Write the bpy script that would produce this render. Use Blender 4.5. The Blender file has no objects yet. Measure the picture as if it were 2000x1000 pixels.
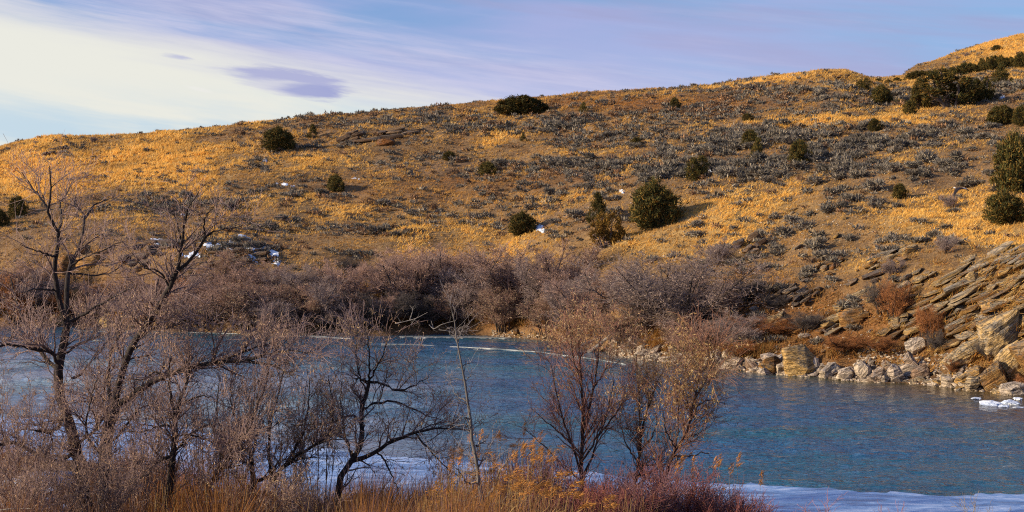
import bpy, bmesh, math
import numpy as np
from mathutils import Vector, Matrix

# ------------------------------------------------------------------ camera, light, exposure
scene = bpy.context.scene
COL = scene.collection
F = 2414.0                      # focal length in units of a 2000-wide frame
CZ = 6.0                        # eye height above the river
cam_d = bpy.data.cameras.new('camera')
cam_d.sensor_width = 36.0
cam_d.lens = 36.0 * F / 2000.0
cam_d.clip_end = 4000.0
cam = bpy.data.objects.new('camera', cam_d)
cam.location = (0, 0, CZ)
cam.rotation_euler = (math.radians(90), 0, 0)
COL.objects.link(cam)
scene.camera = cam

SUN_AZ, SUN_EL = -104.0, 20.0
saz, sel = math.radians(SUN_AZ), math.radians(SUN_EL)
sun_vec = Vector((math.sin(saz) * math.cos(sel), math.cos(saz) * math.cos(sel), math.sin(sel)))
sun_d = bpy.data.lights.new('sun', 'SUN')
sun_d.energy = 5.0
sun_d.angle = math.radians(0.6)
sun_d.color = (1.0, 0.80, 0.55)
sun = bpy.data.objects.new('sun', sun_d)
sun.rotation_euler = sun_vec.to_track_quat('Z', 'Y').to_euler()
sun.location = (-60, 0, 60)
COL.objects.link(sun)

vs = scene.view_settings
vs.view_transform = 'Standard'
vs.look = 'None'
vs.exposure = 0.6
vs.gamma = 1.0
vs.use_curve_mapping = False
scene.cycles.use_denoising = False          # fine twigs and grass keep their edges
scene.cycles.filter_width = 1.1


class NT:
    """small helper to write node trees as expressions"""
    def __init__(s, tree):
        s.t = tree
        tree.nodes.clear()

    def n(s, typ, ins=None, **props):
        nd = s.t.nodes.new(typ)
        for k, v in props.items():
            setattr(nd, k, v)
        for k, v in (ins or {}).items():
            s.put(nd.inputs[k], v)
        return nd

    def put(s, sock, v):
        if isinstance(v, bpy.types.NodeSocket):
            s.t.links.new(v, sock)
        elif isinstance(v, bpy.types.Node):
            s.t.links.new(v.outputs[0], sock)
        elif isinstance(v, (tuple, list)) and sock.type == 'RGBA' and len(v) == 3:
            sock.default_value = (*v, 1)
        else:
            sock.default_value = v

    def m(s, op, a, b=None, c=None, clamp=False):
        nd = s.t.nodes.new('ShaderNodeMath')
        nd.operation = op
        nd.use_clamp = clamp
        for i, v in enumerate((a, b, c)):
            if v is not None:
                s.put(nd.inputs[i], v)
        return nd.outputs[0]

    def add(s, a, b): return s.m('ADD', a, b)
    def sub(s, a, b): return s.m('SUBTRACT', a, b)
    def mul(s, a, b): return s.m('MULTIPLY', a, b)

    def step(s, x, lo, hi, tlo=0.0, thi=1.0):
        nd = s.n('ShaderNodeMapRange', interpolation_type='SMOOTHSTEP')
        for i, v in enumerate((x, lo, hi, tlo, thi)):
            s.put(nd.inputs[i], v)
        return nd.outputs[0]

    def mix(s, f, a, b, mode='MIX'):
        nd = s.n('ShaderNodeMix', data_type='RGBA', blend_type=mode)
        s.put(nd.inputs[0], f)
        s.put(nd.inputs[6], a)
        s.put(nd.inputs[7], b)
        return nd.outputs[2]

    def xyz(s, x, y, z=0.0):
        return s.n('ShaderNodeCombineXYZ', {0: x, 1: y, 2: z}).outputs[0]

    def noise(s, vec, scale, detail=4.0, rough=0.55, dist=0.0):
        return s.n('ShaderNodeTexNoise', {'Vector': vec, 'Scale': scale, 'Detail': detail,
                                          'Roughness': rough, 'Distortion': dist}).outputs[0]

    def ramp(s, f, stops):
        nd = s.n('ShaderNodeValToRGB', {0: f})
        cr = nd.color_ramp
        while len(cr.elements) < len(stops):
            cr.elements.new(0.5)
        for e, (p, c) in zip(cr.elements, stops):
            e.position = p
            e.color = (*c, 1)
        return nd.outputs[0]

    def scaled(s, vec, sc):
        return s.n('ShaderNodeMapping', {'Vector': vec, 'Scale': sc}).outputs[0]


# ------------------------------------------------------------------ sky
SKY = 0.085
world = bpy.data.worlds.new('World')
scene.world = world
world.use_nodes = True
w = NT(world.node_tree)
sky = w.n('ShaderNodeTexSky', sky_type='NISHITA', sun_disc=False, sun_elevation=sel,
          sun_rotation=saz % (2 * math.pi), altitude=1500.0, air_density=1.0, dust_density=0.6, ozone_density=2.0)
dirv = w.n('ShaderNodeTexCoord').outputs['Generated']
sp = w.n('ShaderNodeSeparateXYZ', {0: dirv})
az = w.mul(w.m('ARCTAN2', sp.outputs[0], sp.outputs[1]), 180 / math.pi)
el = w.mul(w.m('ARCSINE', sp.outputs[2]), 180 / math.pi)
# streaky coordinates: long along the cloud bands, which dip to the right
tilt = w.add(el, w.mul(az, 0.13))
sv = w.xyz(w.mul(az, 0.055), w.mul(tilt, 0.55), 0.0)
n1 = w.noise(sv, 1.0, 6.0, 0.55, 0.35)
n2 = w.noise(w.xyz(w.mul(az, 0.035), w.mul(w.add(el, w.mul(az, 0.08)), 0.33), 7.3), 1.0, 5.0, 0.5, 0.5)
n3 = w.noise(w.xyz(w.mul(az, 0.16), w.mul(tilt, 1.9), 3.1), 1.0, 6.0, 0.6, 0.2)
n4 = w.noise(w.xyz(w.mul(az, 0.30), w.mul(w.add(el, w.mul(az, 0.10)), 2.6), 9.1), 1.0, 5.0, 0.6, 0.3)
K = 1.0 / SKY / 2 ** vs.exposure
def kc(r, g, b): return (r * K, g * K, b * K)
base = w.mix(0.72, sky.outputs[0], w.mix(w.step(el, 6.0, 60.0), kc(0.235, 0.40, 0.74), kc(0.07, 0.17, 0.50)))
# more cyan to the right, more lavender in the middle
base = w.mix(w.mul(w.step(az, -4.0, 20.0), w.step(el, 40.0, 8.0, 0.0, 0.7)), base, kc(0.25, 0.49, 0.78))
lav = w.mul(w.step(n2, 0.40, 0.66), w.step(el, 50.0, 12.0))
base = w.mix(w.mul(lav, 0.75), base, kc(0.43, 0.45, 0.75))
base = w.mix(w.mul(w.mul(w.step(n1, 0.42, 0.66), w.step(el, 60.0, 15.0)), 0.75), base, kc(0.36, 0.38, 0.62))
base = w.mix(w.mul(w.mul(w.step(n3, 0.5, 0.72), w.step(el, 60.0, 15.0)), 0.14), base, kc(0.58, 0.58, 0.80))
base = w.mix(w.mul(w.mul(w.step(az, 12.0, -28.0), w.step(az, -150.0, -100.0)), w.mul(w.step(el, 12.5, 19.0), w.mul(w.step(el, 80.0, 40.0), w.step(n1, 0.25, 0.60, 0.35, 0.95)))), base, kc(0.66, 0.68, 0.82))
low = w.mul(w.step(el, 11.5, 6.0), w.step(az, 26.0, 4.0))
base = w.mix(w.mul(low, 0.75), base, kc(0.52, 0.53, 0.80))
# pale streak running above the bright sheet
edge = w.sub(w.m('MAXIMUM', w.m('MINIMUM', w.sub(7.15, w.mul(az, 0.185)), 14.5), 2.0), el)
jit = w.add(w.mul(w.sub(n1, 0.5), 3.2), w.mul(w.sub(n3, 0.5), 1.3))
band = w.mul(w.step(w.add(edge, jit), -3.6, -1.2), w.mul(w.step(n3, 0.22, 0.74), 0.8))
left = w.step(az, -140.0, -90.0)
base = w.mix(w.mul(band, left), base, kc(0.60, 0.60, 0.80))
white = w.mul(w.step(w.add(edge, w.mul(jit, 0.75)), -0.7, 1.9), left)
wcol = w.mix(w.mul(w.step(el, 8.2, 5.6), w.step(n1, 0.62, 0.40)), kc(0.83, 0.83, 0.76), kc(0.56, 0.70, 0.80))
base = w.mix(white, base, wcol)

def lens(a0, e0, ra, re, slope, soft, col, amt, wob=0.25):
    global base
    da = w.mul(w.sub(az, a0), 1.0 / ra)
    de = w.mul(w.add(w.sub(el, e0), w.mul(w.sub(az, a0), slope)), 1.0 / re)
    r = w.add(w.m('SQRT', w.add(w.mul(da, da), w.mul(de, de))), w.mul(w.sub(n3, 0.5), wob))
    soft_l = w.add(w.step(da, 0.6, -0.9, soft, 0.75), 0.0)
    r = w.add(r, w.mul(w.sub(n4, 0.5), wob * 1.6))
    f = w.step(r, 1.0, w.sub(1.0, soft_l), 0.0, amt)
    base = w.mix(f, base, col)
lens(-10.4, 7.98, 3.1, 0.74, 0.15, 0.45, kc(0.43, 0.45, 0.69), 0.95, 0.9)
lens(-10.6, 7.66, 2.3, 0.42, 0.10, 0.5, kc(0.72, 0.72, 0.77), 0.7, 0.9)
lens(-9.35, 7.52, 1.75, 0.36, 0.06, 0.4, kc(0.36, 0.39, 0.66), 0.9, 0.6)
lens(-15.0, 8.85, 0.95, 0.17, 0.10, 0.7, kc(0.52, 0.54, 0.72), 0.85, 1.3)
lens(-14.2, 7.45, 0.75, 0.12, 0.20, 0.6, kc(0.85, 0.84, 0.80), 0.7, 0.6)
bg = w.n('ShaderNodeBackground', {'Color': base, 'Strength': SKY})
w.n('ShaderNodeOutputWorld', {'Surface': bg})

# ------------------------------------------------------------------ numbers
rng = np.random.default_rng(7)
def U(a, b, n=None): return rng.uniform(a, b, n)

def _hash(ix, iy, iz, seed):
    h = (ix * 374761393 + iy * 668265263 + iz * 2147483647 + seed * 1274126177) & 0xFFFFFFFF
    h = ((h ^ (h >> 13)) * 1274126177) & 0xFFFFFFFF
    return ((h ^ (h >> 16)) & 0xFFFF) / 65535.0

def vnoise(x, y, z=0.0, seed=0):
    x, y, z = np.broadcast_arrays(np.asarray(x, float), np.asarray(y, float), np.asarray(z, float))
    ix, iy, iz = np.floor(x).astype(np.int64), np.floor(y).astype(np.int64), np.floor(z).astype(np.int64)
    fx, fy, fz = x - ix, y - iy, z - iz
    fx, fy, fz = [f * f * (3 - 2 * f) for f in (fx, fy, fz)]
    out = 0
    for dx in (0, 1):
        for dy in (0, 1):
            for dz in (0, 1):
                wt = (fx if dx else 1 - fx) * (fy if dy else 1 - fy) * (fz if dz else 1 - fz)
                out = out + wt * _hash(ix + dx, iy + dy, iz + dz, seed)
    return out

def fbm(x, y, z=0.0, octv=4, seed=0):
    s, a, t = 0, 1.0, 0
    for o in range(octv):
        k = 2.0 ** o
        s = s + a * vnoise(np.asarray(x) * k, np.asarray(y) * k, np.asarray(z) * k, seed + o)
        t += a
        a *= 0.5
    return s / t

def sstep(x, a, b):
    t = np.clip((x - a) / (b - a), 0, 1)
    return t * t * (3 - 2 * t)

def norm(v): return v / np.maximum(np.linalg.norm(v, axis=-1, keepdims=True), 1e-9)

def at(px, py, Y):
    return np.array([(px - 1000) / F * Y, Y, CZ + (500 - py) / F * Y])

def to_px(p):
    p = np.asarray(p)
    return 1000 + F * p[..., 0] / p[..., 1], 500 - F * (p[..., 2] - CZ) / p[..., 1]


# ------------------------------------------------------------------ mesh building
class Geo:
    def __init__(s):
        s.v, s.q, s.t, s.c, s.nv = [], [], [], [], 0

    def put(s, v, quads=None, tris=None, col=(1, 1, 1)):
        v = np.asarray(v, float).reshape(-1, 3)
        c = np.broadcast_to(np.asarray(col, float), (len(v), 3))
        if quads is not None and len(quads):
            s.q.append(np.asarray(quads).reshape(-1, 4) + s.nv)
        if tris is not None and len(tris):
            s.t.append(np.asarray(tris).reshape(-1, 3) + s.nv)
        s.v.append(v)
        s.c.append(c)
        s.nv += len(v)
        return s

    def mesh(s, name, mat, origin=(0, 0, 0), smooth=False):
        me = bpy.data.meshes.new(name)
        v = np.concatenate(s.v) - np.asarray(origin, float)
        c = np.concatenate(s.c)
        q = np.concatenate(s.q) if s.q else np.zeros((0, 4), int)
        t = np.concatenate(s.t) if s.t else np.zeros((0, 3), int)
        loops = np.concatenate([q.ravel(), t.ravel()]).astype(np.int32)
        tot = np.concatenate([np.full(len(q), 4), np.full(len(t), 3)]).astype(np.int32)
        start = (np.cumsum(tot) - tot).astype(np.int32)
        me.vertices.add(len(v))
        me.vertices.foreach_set('co', v.astype(np.float32).ravel())
        me.loops.add(len(loops))
        me.loops.foreach_set('vertex_index', loops)
        me.polygons.add(len(tot))
        me.polygons.foreach_set('loop_start', start)
        me.polygons.foreach_set('loop_total', tot)
        if smooth:
            me.polygons.foreach_set('use_smooth', np.ones(len(tot), bool))
        at_ = me.attributes.new('col', 'FLOAT_COLOR', 'POINT')
        at_.data.foreach_set('color', np.concatenate([c, np.ones((len(c), 1))], 1).astype(np.float32).ravel())
        me.update(calc_edges=True)
        if mat:
            me.materials.append(mat)
        return me


def link(name, data, parent=None, loc=(0, 0, 0), kind=None, label=None, cat=None, group=None):
    o = bpy.data.objects.new(name, data)
    COL.objects.link(o)
    o.location = [float(q) for q in loc]
    if parent:
        o.parent = parent
    if kind: o['kind'] = kind
    if label: o['label'] = label
    if cat: o['category'] = cat
    if group: o['group'] = group
    return o

def thing(name, label, cat, loc, group=None, rz=0.0, sc=(1, 1, 1)):
    o = link(name, None, None, loc, None, label, cat, group)
    o.empty_display_size = 0.3
    o.rotation_euler = (0, 0, rz)
    o.scale = sc
    return o

def tubes(g, P, R, sides=3, col=(1, 1, 1), colj=0.0):
    """m tubes of n points each"""
    P, R = np.asarray(P, float), np.asarray(R, float)
    m, n = P.shape[:2]
    if m == 0:
        return
    T = norm(P[:, -1] - P[:, 0])
    ref = np.where(np.abs(T[:, 2:3]) > 0.8, np.array([[1.0, 0, 0]]), np.array([[0, 0, 1.0]]))
    u = norm(np.cross(T, ref))
    v = np.cross(T, u)
    a = np.arange(sides) * 2 * math.pi / sides
    ring = u[:, None, :] * np.cos(a)[None, :, None] + v[:, None, :] * np.sin(a)[None, :, None]
    V = P[:, :, None, :] + R[:, :, None, None] * ring[:, None, :, :]
    idx = np.arange(m * n * sides).reshape(m, n, sides)
    nx = np.roll(idx, -1, axis=2)
    Q = np.stack([idx[:, :-1], nx[:, :-1], nx[:, 1:], idx[:, 1:]], -1)
    c = np.asarray(col, float)
    c = np.broadcast_to(c, (m, 3)) * (1 + colj * U(-1, 1, (m, 1)))
    g.put(V, quads=Q, col=np.repeat(c, n * sides, axis=0))

def shards(g, pos, d, L, W, col, droop=0.0):
    """pointed leaf-sized triangles"""
    n = len(pos)
    d = norm(d)
    side = norm(np.cross(d, norm(rng.normal(size=(n, 3)))))
    L, W = np.broadcast_to(L, (n,))[:, None], np.broadcast_to(W, (n,))[:, None]
    tip = pos + d * L
    V = np.stack([pos - side * W / 2, pos + side * W / 2, tip], 1)
    c = np.repeat(np.broadcast_to(col, (n, 3)), 3, axis=0)
    g.put(V, tris=np.arange(3 * n).reshape(n, 3), col=c)

def leaves(g, pos, d, L, W, col):
    """diamond leaf quads"""
    n = len(pos)
    d = norm(d)
    side = norm(np.cross(d, norm(rng.normal(size=(n, 3)))))
    L, W = np.broadcast_to(L, (n,))[:, None], np.broadcast_to(W, (n,))[:, None]
    V = np.stack([pos, pos + d * L * 0.45 + side * W / 2, pos + d * L, pos + d * L * 0.45 - side * W / 2], 1)
    g.put(V, quads=np.arange(4 * n).reshape(n, 4), col=np.repeat(np.broadcast_to(col, (n, 3)), 4, axis=0))

def spline(pts, n):
    pts = np.asarray(pts, float)
    k = len(pts)
    if k == 2:
        s = np.linspace(0, 1, n)[:, None]
        return pts[0] * (1 - s) + pts[1] * s
    ext = np.vstack([2 * pts[0] - pts[1], pts, 2 * pts[-1] - pts[-2]])
    s = np.linspace(0, k - 1 - 1e-6, n)
    i = s.astype(int)
    f = (s - i)[:, None]
    p0, p1, p2, p3 = ext[i], ext[i + 1], ext[i + 2], ext[i + 3]
    return 0.5 * (2 * p1 + (p2 - p0) * f + (2 * p0 - 5 * p1 + 4 * p2 - p3) * f ** 2 + (3 * p1 - p0 - 3 * p2 + p3) * f ** 3)

def sprout(P, R, count, t0, t1, ang, L, up=0.0, n=4, wig=0.12, rk=0.6, rmax=1.0, tip=0.25, curve=0.0, lk=0.5, wt=None):
    """count new shoots growing from the m parent paths P (m,k,3) with radii R (m,k)"""
    m, k = P.shape[:2]
    ln = np.linalg.norm(np.diff(P, axis=1), axis=2).sum(1)
    if wt is not None:
        ln = ln * wt
    pi = rng.choice(m, count, p=ln / ln.sum())
    t = U(t0, t1, count)
    f = t * (k - 1)
    i = np.minimum(f.astype(int), k - 2)
    fr = (f - i)[:, None]
    p0 = P[pi, i] * (1 - fr) + P[pi, i + 1] * fr
    tan = norm(P[pi, i + 1] - P[pi, i])
    r0 = (R[pi, i] * (1 - fr[:, 0]) + R[pi, i + 1] * fr[:, 0]) * rk
    r0 = np.minimum(r0, rmax)
    perp = norm(np.cross(tan, norm(rng.normal(size=(count, 3)))))
    a = U(ang[0], ang[1], count)[:, None]
    d = norm(tan * np.cos(a) + perp * np.sin(a) + np.array([0, 0, up]))
    length = U(L[0], L[1], count) * (1 - lk * t)
    seg = (length / (n - 1))[:, None]
    pts = [p0]
    for j in range(1, n):
        d = norm(d + wig * rng.normal(size=(count, 3)) + np.array([0, 0, curve]))
        pts.append(pts[-1] + d * seg)
    PP = np.stack(pts, 1)
    RR = r0[:, None] * np.linspace(1, tip, n)[None, :]
    return PP, RR

def along(P, count, t0=0.2, t1=1.0):
    m, k = P.shape[:2]
    pi = rng.integers(0, m, count)
    f = U(t0, t1, count) * (k - 1)
    i = np.minimum(f.astype(int), k - 2)
    fr = (f - i)[:, None]
    return P[pi, i] * (1 - fr) + P[pi, i + 1] * fr, norm(P[pi, i + 1] - P[pi, i])


# ------------------------------------------------------------------ materials
def new_mat(name):
    m = bpy.data.materials.new(name)
    m.use_nodes = True
    return m, NT(m.node_tree)

def veg_mat(name, trans=0.25, vary=0.35, rough=0.85, hue=0.0):
    m, t = new_mat(name)
    a = t.n('ShaderNodeAttribute', attribute_name='col').outputs['Color']
    rnd = t.n('ShaderNodeObjectInfo').outputs['Random']
    k = t.add(t.mul(rnd, vary), 1.0 - vary / 2)
    c = t.n('ShaderNodeVectorMath', {0: a}, operation='SCALE')
    t.put(c.inputs[3], k)
    d = t.n('ShaderNodeBsdfPrincipled', {'Base Color': c.outputs[0], 'Roughness': rough, 'Specular IOR Level': 0.15})
    s = d.outputs[0]
    if trans:
        tr = t.n('ShaderNodeBsdfTranslucent', {'Color': c.outputs[0]})
        s = t.n('ShaderNodeMixShader', {0: trans, 1: s, 2: tr.outputs[0]}).outputs[0]
    t.n('ShaderNodeOutputMaterial', {'Surface': s})
    return m

M_grass = veg_mat('dry_grass', 0.48, 0.0)
M_sage = veg_mat('sagebrush', 0.15, 0.45)
M_juniper = veg_mat('juniper_needles', 0.12, 0.35)
M_leaf = veg_mat('withered_leaves', 0.3, 0.2)
M_twig = veg_mat('twig_bark', 0.0, 0.2)
M_reed = veg_mat('reed', 0.3, 0.25)

m, t = new_mat('trunk_bark'); M_bark = m
oc = t.n('ShaderNodeTexCoord').outputs['Object']
b1 = t.noise(t.scaled(oc, (14, 14, 2.2)), 2.0, 6, 0.65, 0.6)
b2 = t.noise(oc, 3.0, 3)
a = t.n('ShaderNodeAttribute', attribute_name='col').outputs['Color']
c = t.mix(t.step(b1, 0.38, 0.68), t.mix(1.0, a, (0.35, 0.33, 0.34), 'MULTIPLY'), a)
c = t.mix(t.step(b2, 0.45, 0.75, 0, 0.5), c, (0.10, 0.085, 0.07))
bp = t.n('ShaderNodeBump', {'Height': b1, 'Strength': 0.9, 'Distance': 0.03})
d = t.n('ShaderNodeBsdfPrincipled', {'Base Color': c, 'Roughness': 0.9, 'Normal': bp.outputs[0], 'Specular IOR Level': 0.2})
t.n('ShaderNodeOutputMaterial', {'Surface': d.outputs[0]})

m, t = new_mat('bleached_wood'); M_snag = m
oc = t.n('ShaderNodeTexCoord').outputs['Object']
b1 = t.noise(t.scaled(oc, (18, 18, 1.4)), 2.0, 6, 0.65, 0.4)
b2 = t.noise(oc, 2.2, 4, 0.6)
c = t.ramp(b1, [(0.3, (0.09, 0.08, 0.08)), (0.5, (0.25, 0.23, 0.22)), (0.75, (0.46, 0.43, 0.40))])
c = t.mix(t.step(b2, 0.52, 0.66, 0, 0.7), c, (0.12, 0.10, 0.09))
c = t.mix(1.0, c, t.n('ShaderNodeAttribute', attribute_name='col').outputs['Color'], 'MULTIPLY')
bp = t.n('ShaderNodeBump', {'Height': b1, 'Strength': 0.6, 'Distance': 0.015})
d = t.n('ShaderNodeBsdfPrincipled', {'Base Color': c, 'Roughness': 0.75, 'Normal': bp.outputs[0]})
t.n('ShaderNodeOutputMaterial', {'Surface': d.outputs[0]})

m, t = new_mat('hillside_soil'); M_ground = m
gc = t.n('ShaderNodeNewGeometry').outputs['Position']
a = t.n('ShaderNodeAttribute', attribute_name='col').outputs['Color']
g1 = t.noise(t.scaled(gc, (1, 1, 1.6)), 0.55, 8, 0.68, 0.4)
g2 = t.noise(gc, 3.2, 6, 0.7)
g3 = t.noise(t.scaled(gc, (0.5, 1.0, 1.0)), 9.0, 4, 0.7)
c = t.mix(t.step(g1, 0.42, 0.62, 0, 0.75), a, t.mix(1.0, a, (0.50, 0.47, 0.50), 'MULTIPLY'))
c = t.mix(t.step(g2, 0.48, 0.70, 0, 0.65), c, t.mix(1.0, a, (1.35, 1.30, 1.15), 'MULTIPLY'))
c = t.mix(t.step(g3, 0.50, 0.66, 0, 0.6), c, t.mix(1.0, a, (0.42, 0.38, 0.36), 'MULTIPLY'))
h = t.add(t.mul(g2, 0.6), t.mul(g3, 0.3))
bp = t.n('ShaderNodeBump', {'Height': h, 'Strength': 1.0, 'Distance': 0.35})
d = t.n('ShaderNodeBsdfPrincipled', {'Base Color': c, 'Roughness': 0.95, 'Normal': bp.outputs[0], 'Specular IOR Level': 0.1})
t.n('ShaderNodeOutputMaterial', {'Surface': d.outputs[0]})

def rock_mat(name, stops, lichen, bands=5.0):
    m, t = new_mat(name)
    oc = t.n('ShaderNodeTexCoord').outputs['Object']
    rnd = t.n('ShaderNodeObjectInfo').outputs['Random']
    off = t.n('ShaderNodeVectorMath', {0: oc, 1: t.xyz(t.mul(rnd, 31.0), t.mul(rnd, 17.0), t.mul(rnd, 57.0))}, operation='ADD').outputs[0]
    st = t.noise(t.scaled(off, (0.9, 0.9, bands)), 1.6, 6, 0.65, 0.5)
    bl = t.noise(off, 1.3, 5, 0.6)
    fi = t.noise(off, 9.0, 6, 0.7)
    cr = t.n('ShaderNodeTexVoronoi', {'Vector': t.n('ShaderNodeVectorMath', {0: t.scaled(off, (1, 1, 1.8)), 1: t.xyz(t.mul(fi, 0.25), t.mul(fi, 0.2), t.mul(bl, 0.4))}, operation='ADD').outputs[0], 'Scale': 1.7}, feature='DISTANCE_TO_EDGE').outputs[0]
    crack = t.mul(t.step(cr, 0.0, 0.03, 1.0, 0.0), t.step(bl, 0.48, 0.62))
    f = t.add(t.add(t.mul(st, 0.5), t.mul(bl, 0.25)), t.mul(t.sub(rnd, 0.35), 0.45))
    c = t.ramp(f, stops)
    nz = t.n('ShaderNodeSeparateXYZ', {0: t.n('ShaderNodeNewGeometry').outputs['Normal']}).outputs[2]
    li = t.mul(t.step(t.add(bl, t.mul(nz, 0.26)), 0.52, 0.70), t.step(fi, 0.36, 0.58))
    c = t.mix(t.mul(li, 0.85), c, lichen)
    ln_ = t.noise(t.scaled(off, (0.7, 0.7, bands * 1.8)), 2.6, 5, 0.7, 0.3)
    seam = t.step(ln_, 0.50, 0.36)
    c = t.mix(t.mul(seam, 0.6), c, (0.07, 0.045, 0.028))
    c = t.mix(t.step(fi, 0.55, 0.72, 0, 0.45), c, (0.09, 0.07, 0.055))
    c = t.mix(t.mul(crack, 0.7), c, (0.045, 0.03, 0.02))
    h = t.sub(t.sub(t.add(t.mul(st, 0.9), t.mul(fi, 0.35)), t.mul(crack, 0.35)), t.mul(seam, 0.35))
    bp = t.n('ShaderNodeBump', {'Height': h, 'Strength': 1.0, 'Distance': 0.22})
    d = t.n('ShaderNodeBsdfPrincipled', {'Base Color': c, 'Roughness': 0.88, 'Normal': bp.outputs[0], 'Specular IOR Level': 0.2})
    t.n('ShaderNodeOutputMaterial', {'Surface': d.outputs[0]})
    return m
M_sand = rock_mat('sandstone', [(0.20, (0.24, 0.12, 0.04)), (0.36, (0.48, 0.29, 0.095)), (0.50, (0.54, 0.37, 0.16)), (0.64, (0.40, 0.34, 0.27)), (0.82, (0.26, 0.24, 0.22))], (0.13, 0.13, 0.125))
M_orange = rock_mat('orange_cliff_rock', [(0.22, (0.20, 0.08, 0.025)), (0.4, (0.38, 0.18, 0.05)), (0.6, (0.46, 0.27, 0.10)), (0.75, (0.36, 0.29, 0.2))], (0.10, 0.09, 0.08), 3.0)
M_grey = rock_mat('shore_rock', [(0.22, (0.24, 0.16, 0.11)), (0.38, (0.42, 0.32, 0.24)), (0.55, (0.54, 0.45, 0.36)), (0.75, (0.62, 0.50, 0.35))], (0.30, 0.27, 0.25), 2.5)
M_dark = rock_mat('weathered_ledge_rock', [(0.22, (0.10, 0.06, 0.04)), (0.42, (0.22, 0.14, 0.085)), (0.6, (0.33, 0.21, 0.11)), (0.8, (0.30, 0.25, 0.2))], (0.11, 0.11, 0.11))

m, t = new_mat('river_water'); M_water = m
gp = t.n('ShaderNodeNewGeometry').outputs['Position']
a = t.n('ShaderNodeAttribute', attribute_name='col').outputs['Color']
wv = t.scaled(gp, (1.0, 1.0, 1.0))
w1 = t.noise(t.scaled(gp, (0.55, 1.0, 1)), 1.5, 2, 0.5, 0.5)
w2 = t.noise(t.scaled(gp, (0.75, 1.15, 1)), 3.6, 3, 0.6, 0.7)
w3 = t.noise(t.scaled(gp, (0.10, 0.2, 1)), 0.7, 4, 0.55)
gust = t.step(w3, 0.34, 0.62, 0.6, 1.3)
h = t.mul(t.add(t.mul(w1, 0.6), t.mul(w2, 0.75)), gust)
bp = t.n('ShaderNodeBump', {'Height': h, 'Strength': 1.0, 'Distance': 0.15})
c = t.mix(t.step(w3, 0.40, 0.65, 0, 0.5), a, t.mix(1.0, a, (0.8, 1.3, 1.05), 'MULTIPLY'))
d = t.n('ShaderNodeBsdfPrincipled', {'Base Color': c, 'Roughness': 0.06, 'IOR': 1.38, 'Specular IOR Level': 0.5, 'Normal': bp.outputs[0]})
t.n('ShaderNodeOutputMaterial', {'Surface': d.outputs[0]})

m, t = new_mat('shore_ice_surface'); M_ice = m
gp = t.n('ShaderNodeNewGeometry').outputs['Position']
i1 = t.noise(t.scaled(gp, (0.5, 1.6, 1)), 0.9, 7, 0.65, 0.8)
i2 = t.noise(gp, 5.0, 5, 0.7)
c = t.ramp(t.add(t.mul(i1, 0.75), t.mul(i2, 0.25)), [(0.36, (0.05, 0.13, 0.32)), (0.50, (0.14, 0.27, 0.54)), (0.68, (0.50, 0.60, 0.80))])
bp = t.n('ShaderNodeBump', {'Height': t.add(i1, t.mul(i2, 0.4)), 'Strength': 0.6, 'Distance': 0.05})
d = t.n('ShaderNodeBsdfPrincipled', {'Base Color': c, 'Roughness': t.step(i1, 0.4, 0.6, 0.25, 0.7), 'Normal': bp.outputs[0]})
t.n('ShaderNodeOutputMaterial', {'Surface': d.outputs[0]})

m, t = new_mat('thin_grey_ice'); M_rim = m
gp = t.n('ShaderNodeNewGeometry').outputs['Position']
i1 = t.noise(t.scaled(gp, (0.4, 1.2, 1)), 1.2, 5, 0.65)
d = t.n('ShaderNodeBsdfPrincipled', {'Base Color': t.mix(t.step(i1, 0.4, 0.62), (0.13, 0.17, 0.19), (0.36, 0.39, 0.41)), 'Roughness': 0.35})
t.n('ShaderNodeOutputMaterial', {'Surface': d.outputs[0]})

m, t = new_mat('old_snow'); M_snow = m
gp = t.n('ShaderNodeNewGeometry').outputs['Position']
i1 = t.noise(gp, 3.0, 6, 0.65)
bp = t.n('ShaderNodeBump', {'Height': i1, 'Strength': 0.7, 'Distance': 0.12})
d = t.n('ShaderNodeBsdfPrincipled', {'Base Color': t.mix(t.step(i1, 0.4, 0.7), (0.46, 0.55, 0.70), (0.74, 0.79, 0.87)), 'Roughness': 0.7, 'Normal': bp.outputs[0]})
t.n('ShaderNodeOutputMaterial', {'Surface': d.outputs[0]})

def plain_mat(name, col, rough=0.6):
    m, t = new_mat(name)
    n = t.noise(t.n('ShaderNodeTexCoord').outputs['Object'], 25.0, 4)
    c = t.mix(t.step(n, 0.35, 0.7, 0, 0.5), col, tuple(q * 0.6 for q in col))
    d = t.n('ShaderNodeBsdfPrincipled', {'Base Color': c, 'Roughness': rough})
    t.n('ShaderNodeOutputMaterial', {'Surface': d.outputs[0]})
    return m

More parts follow.
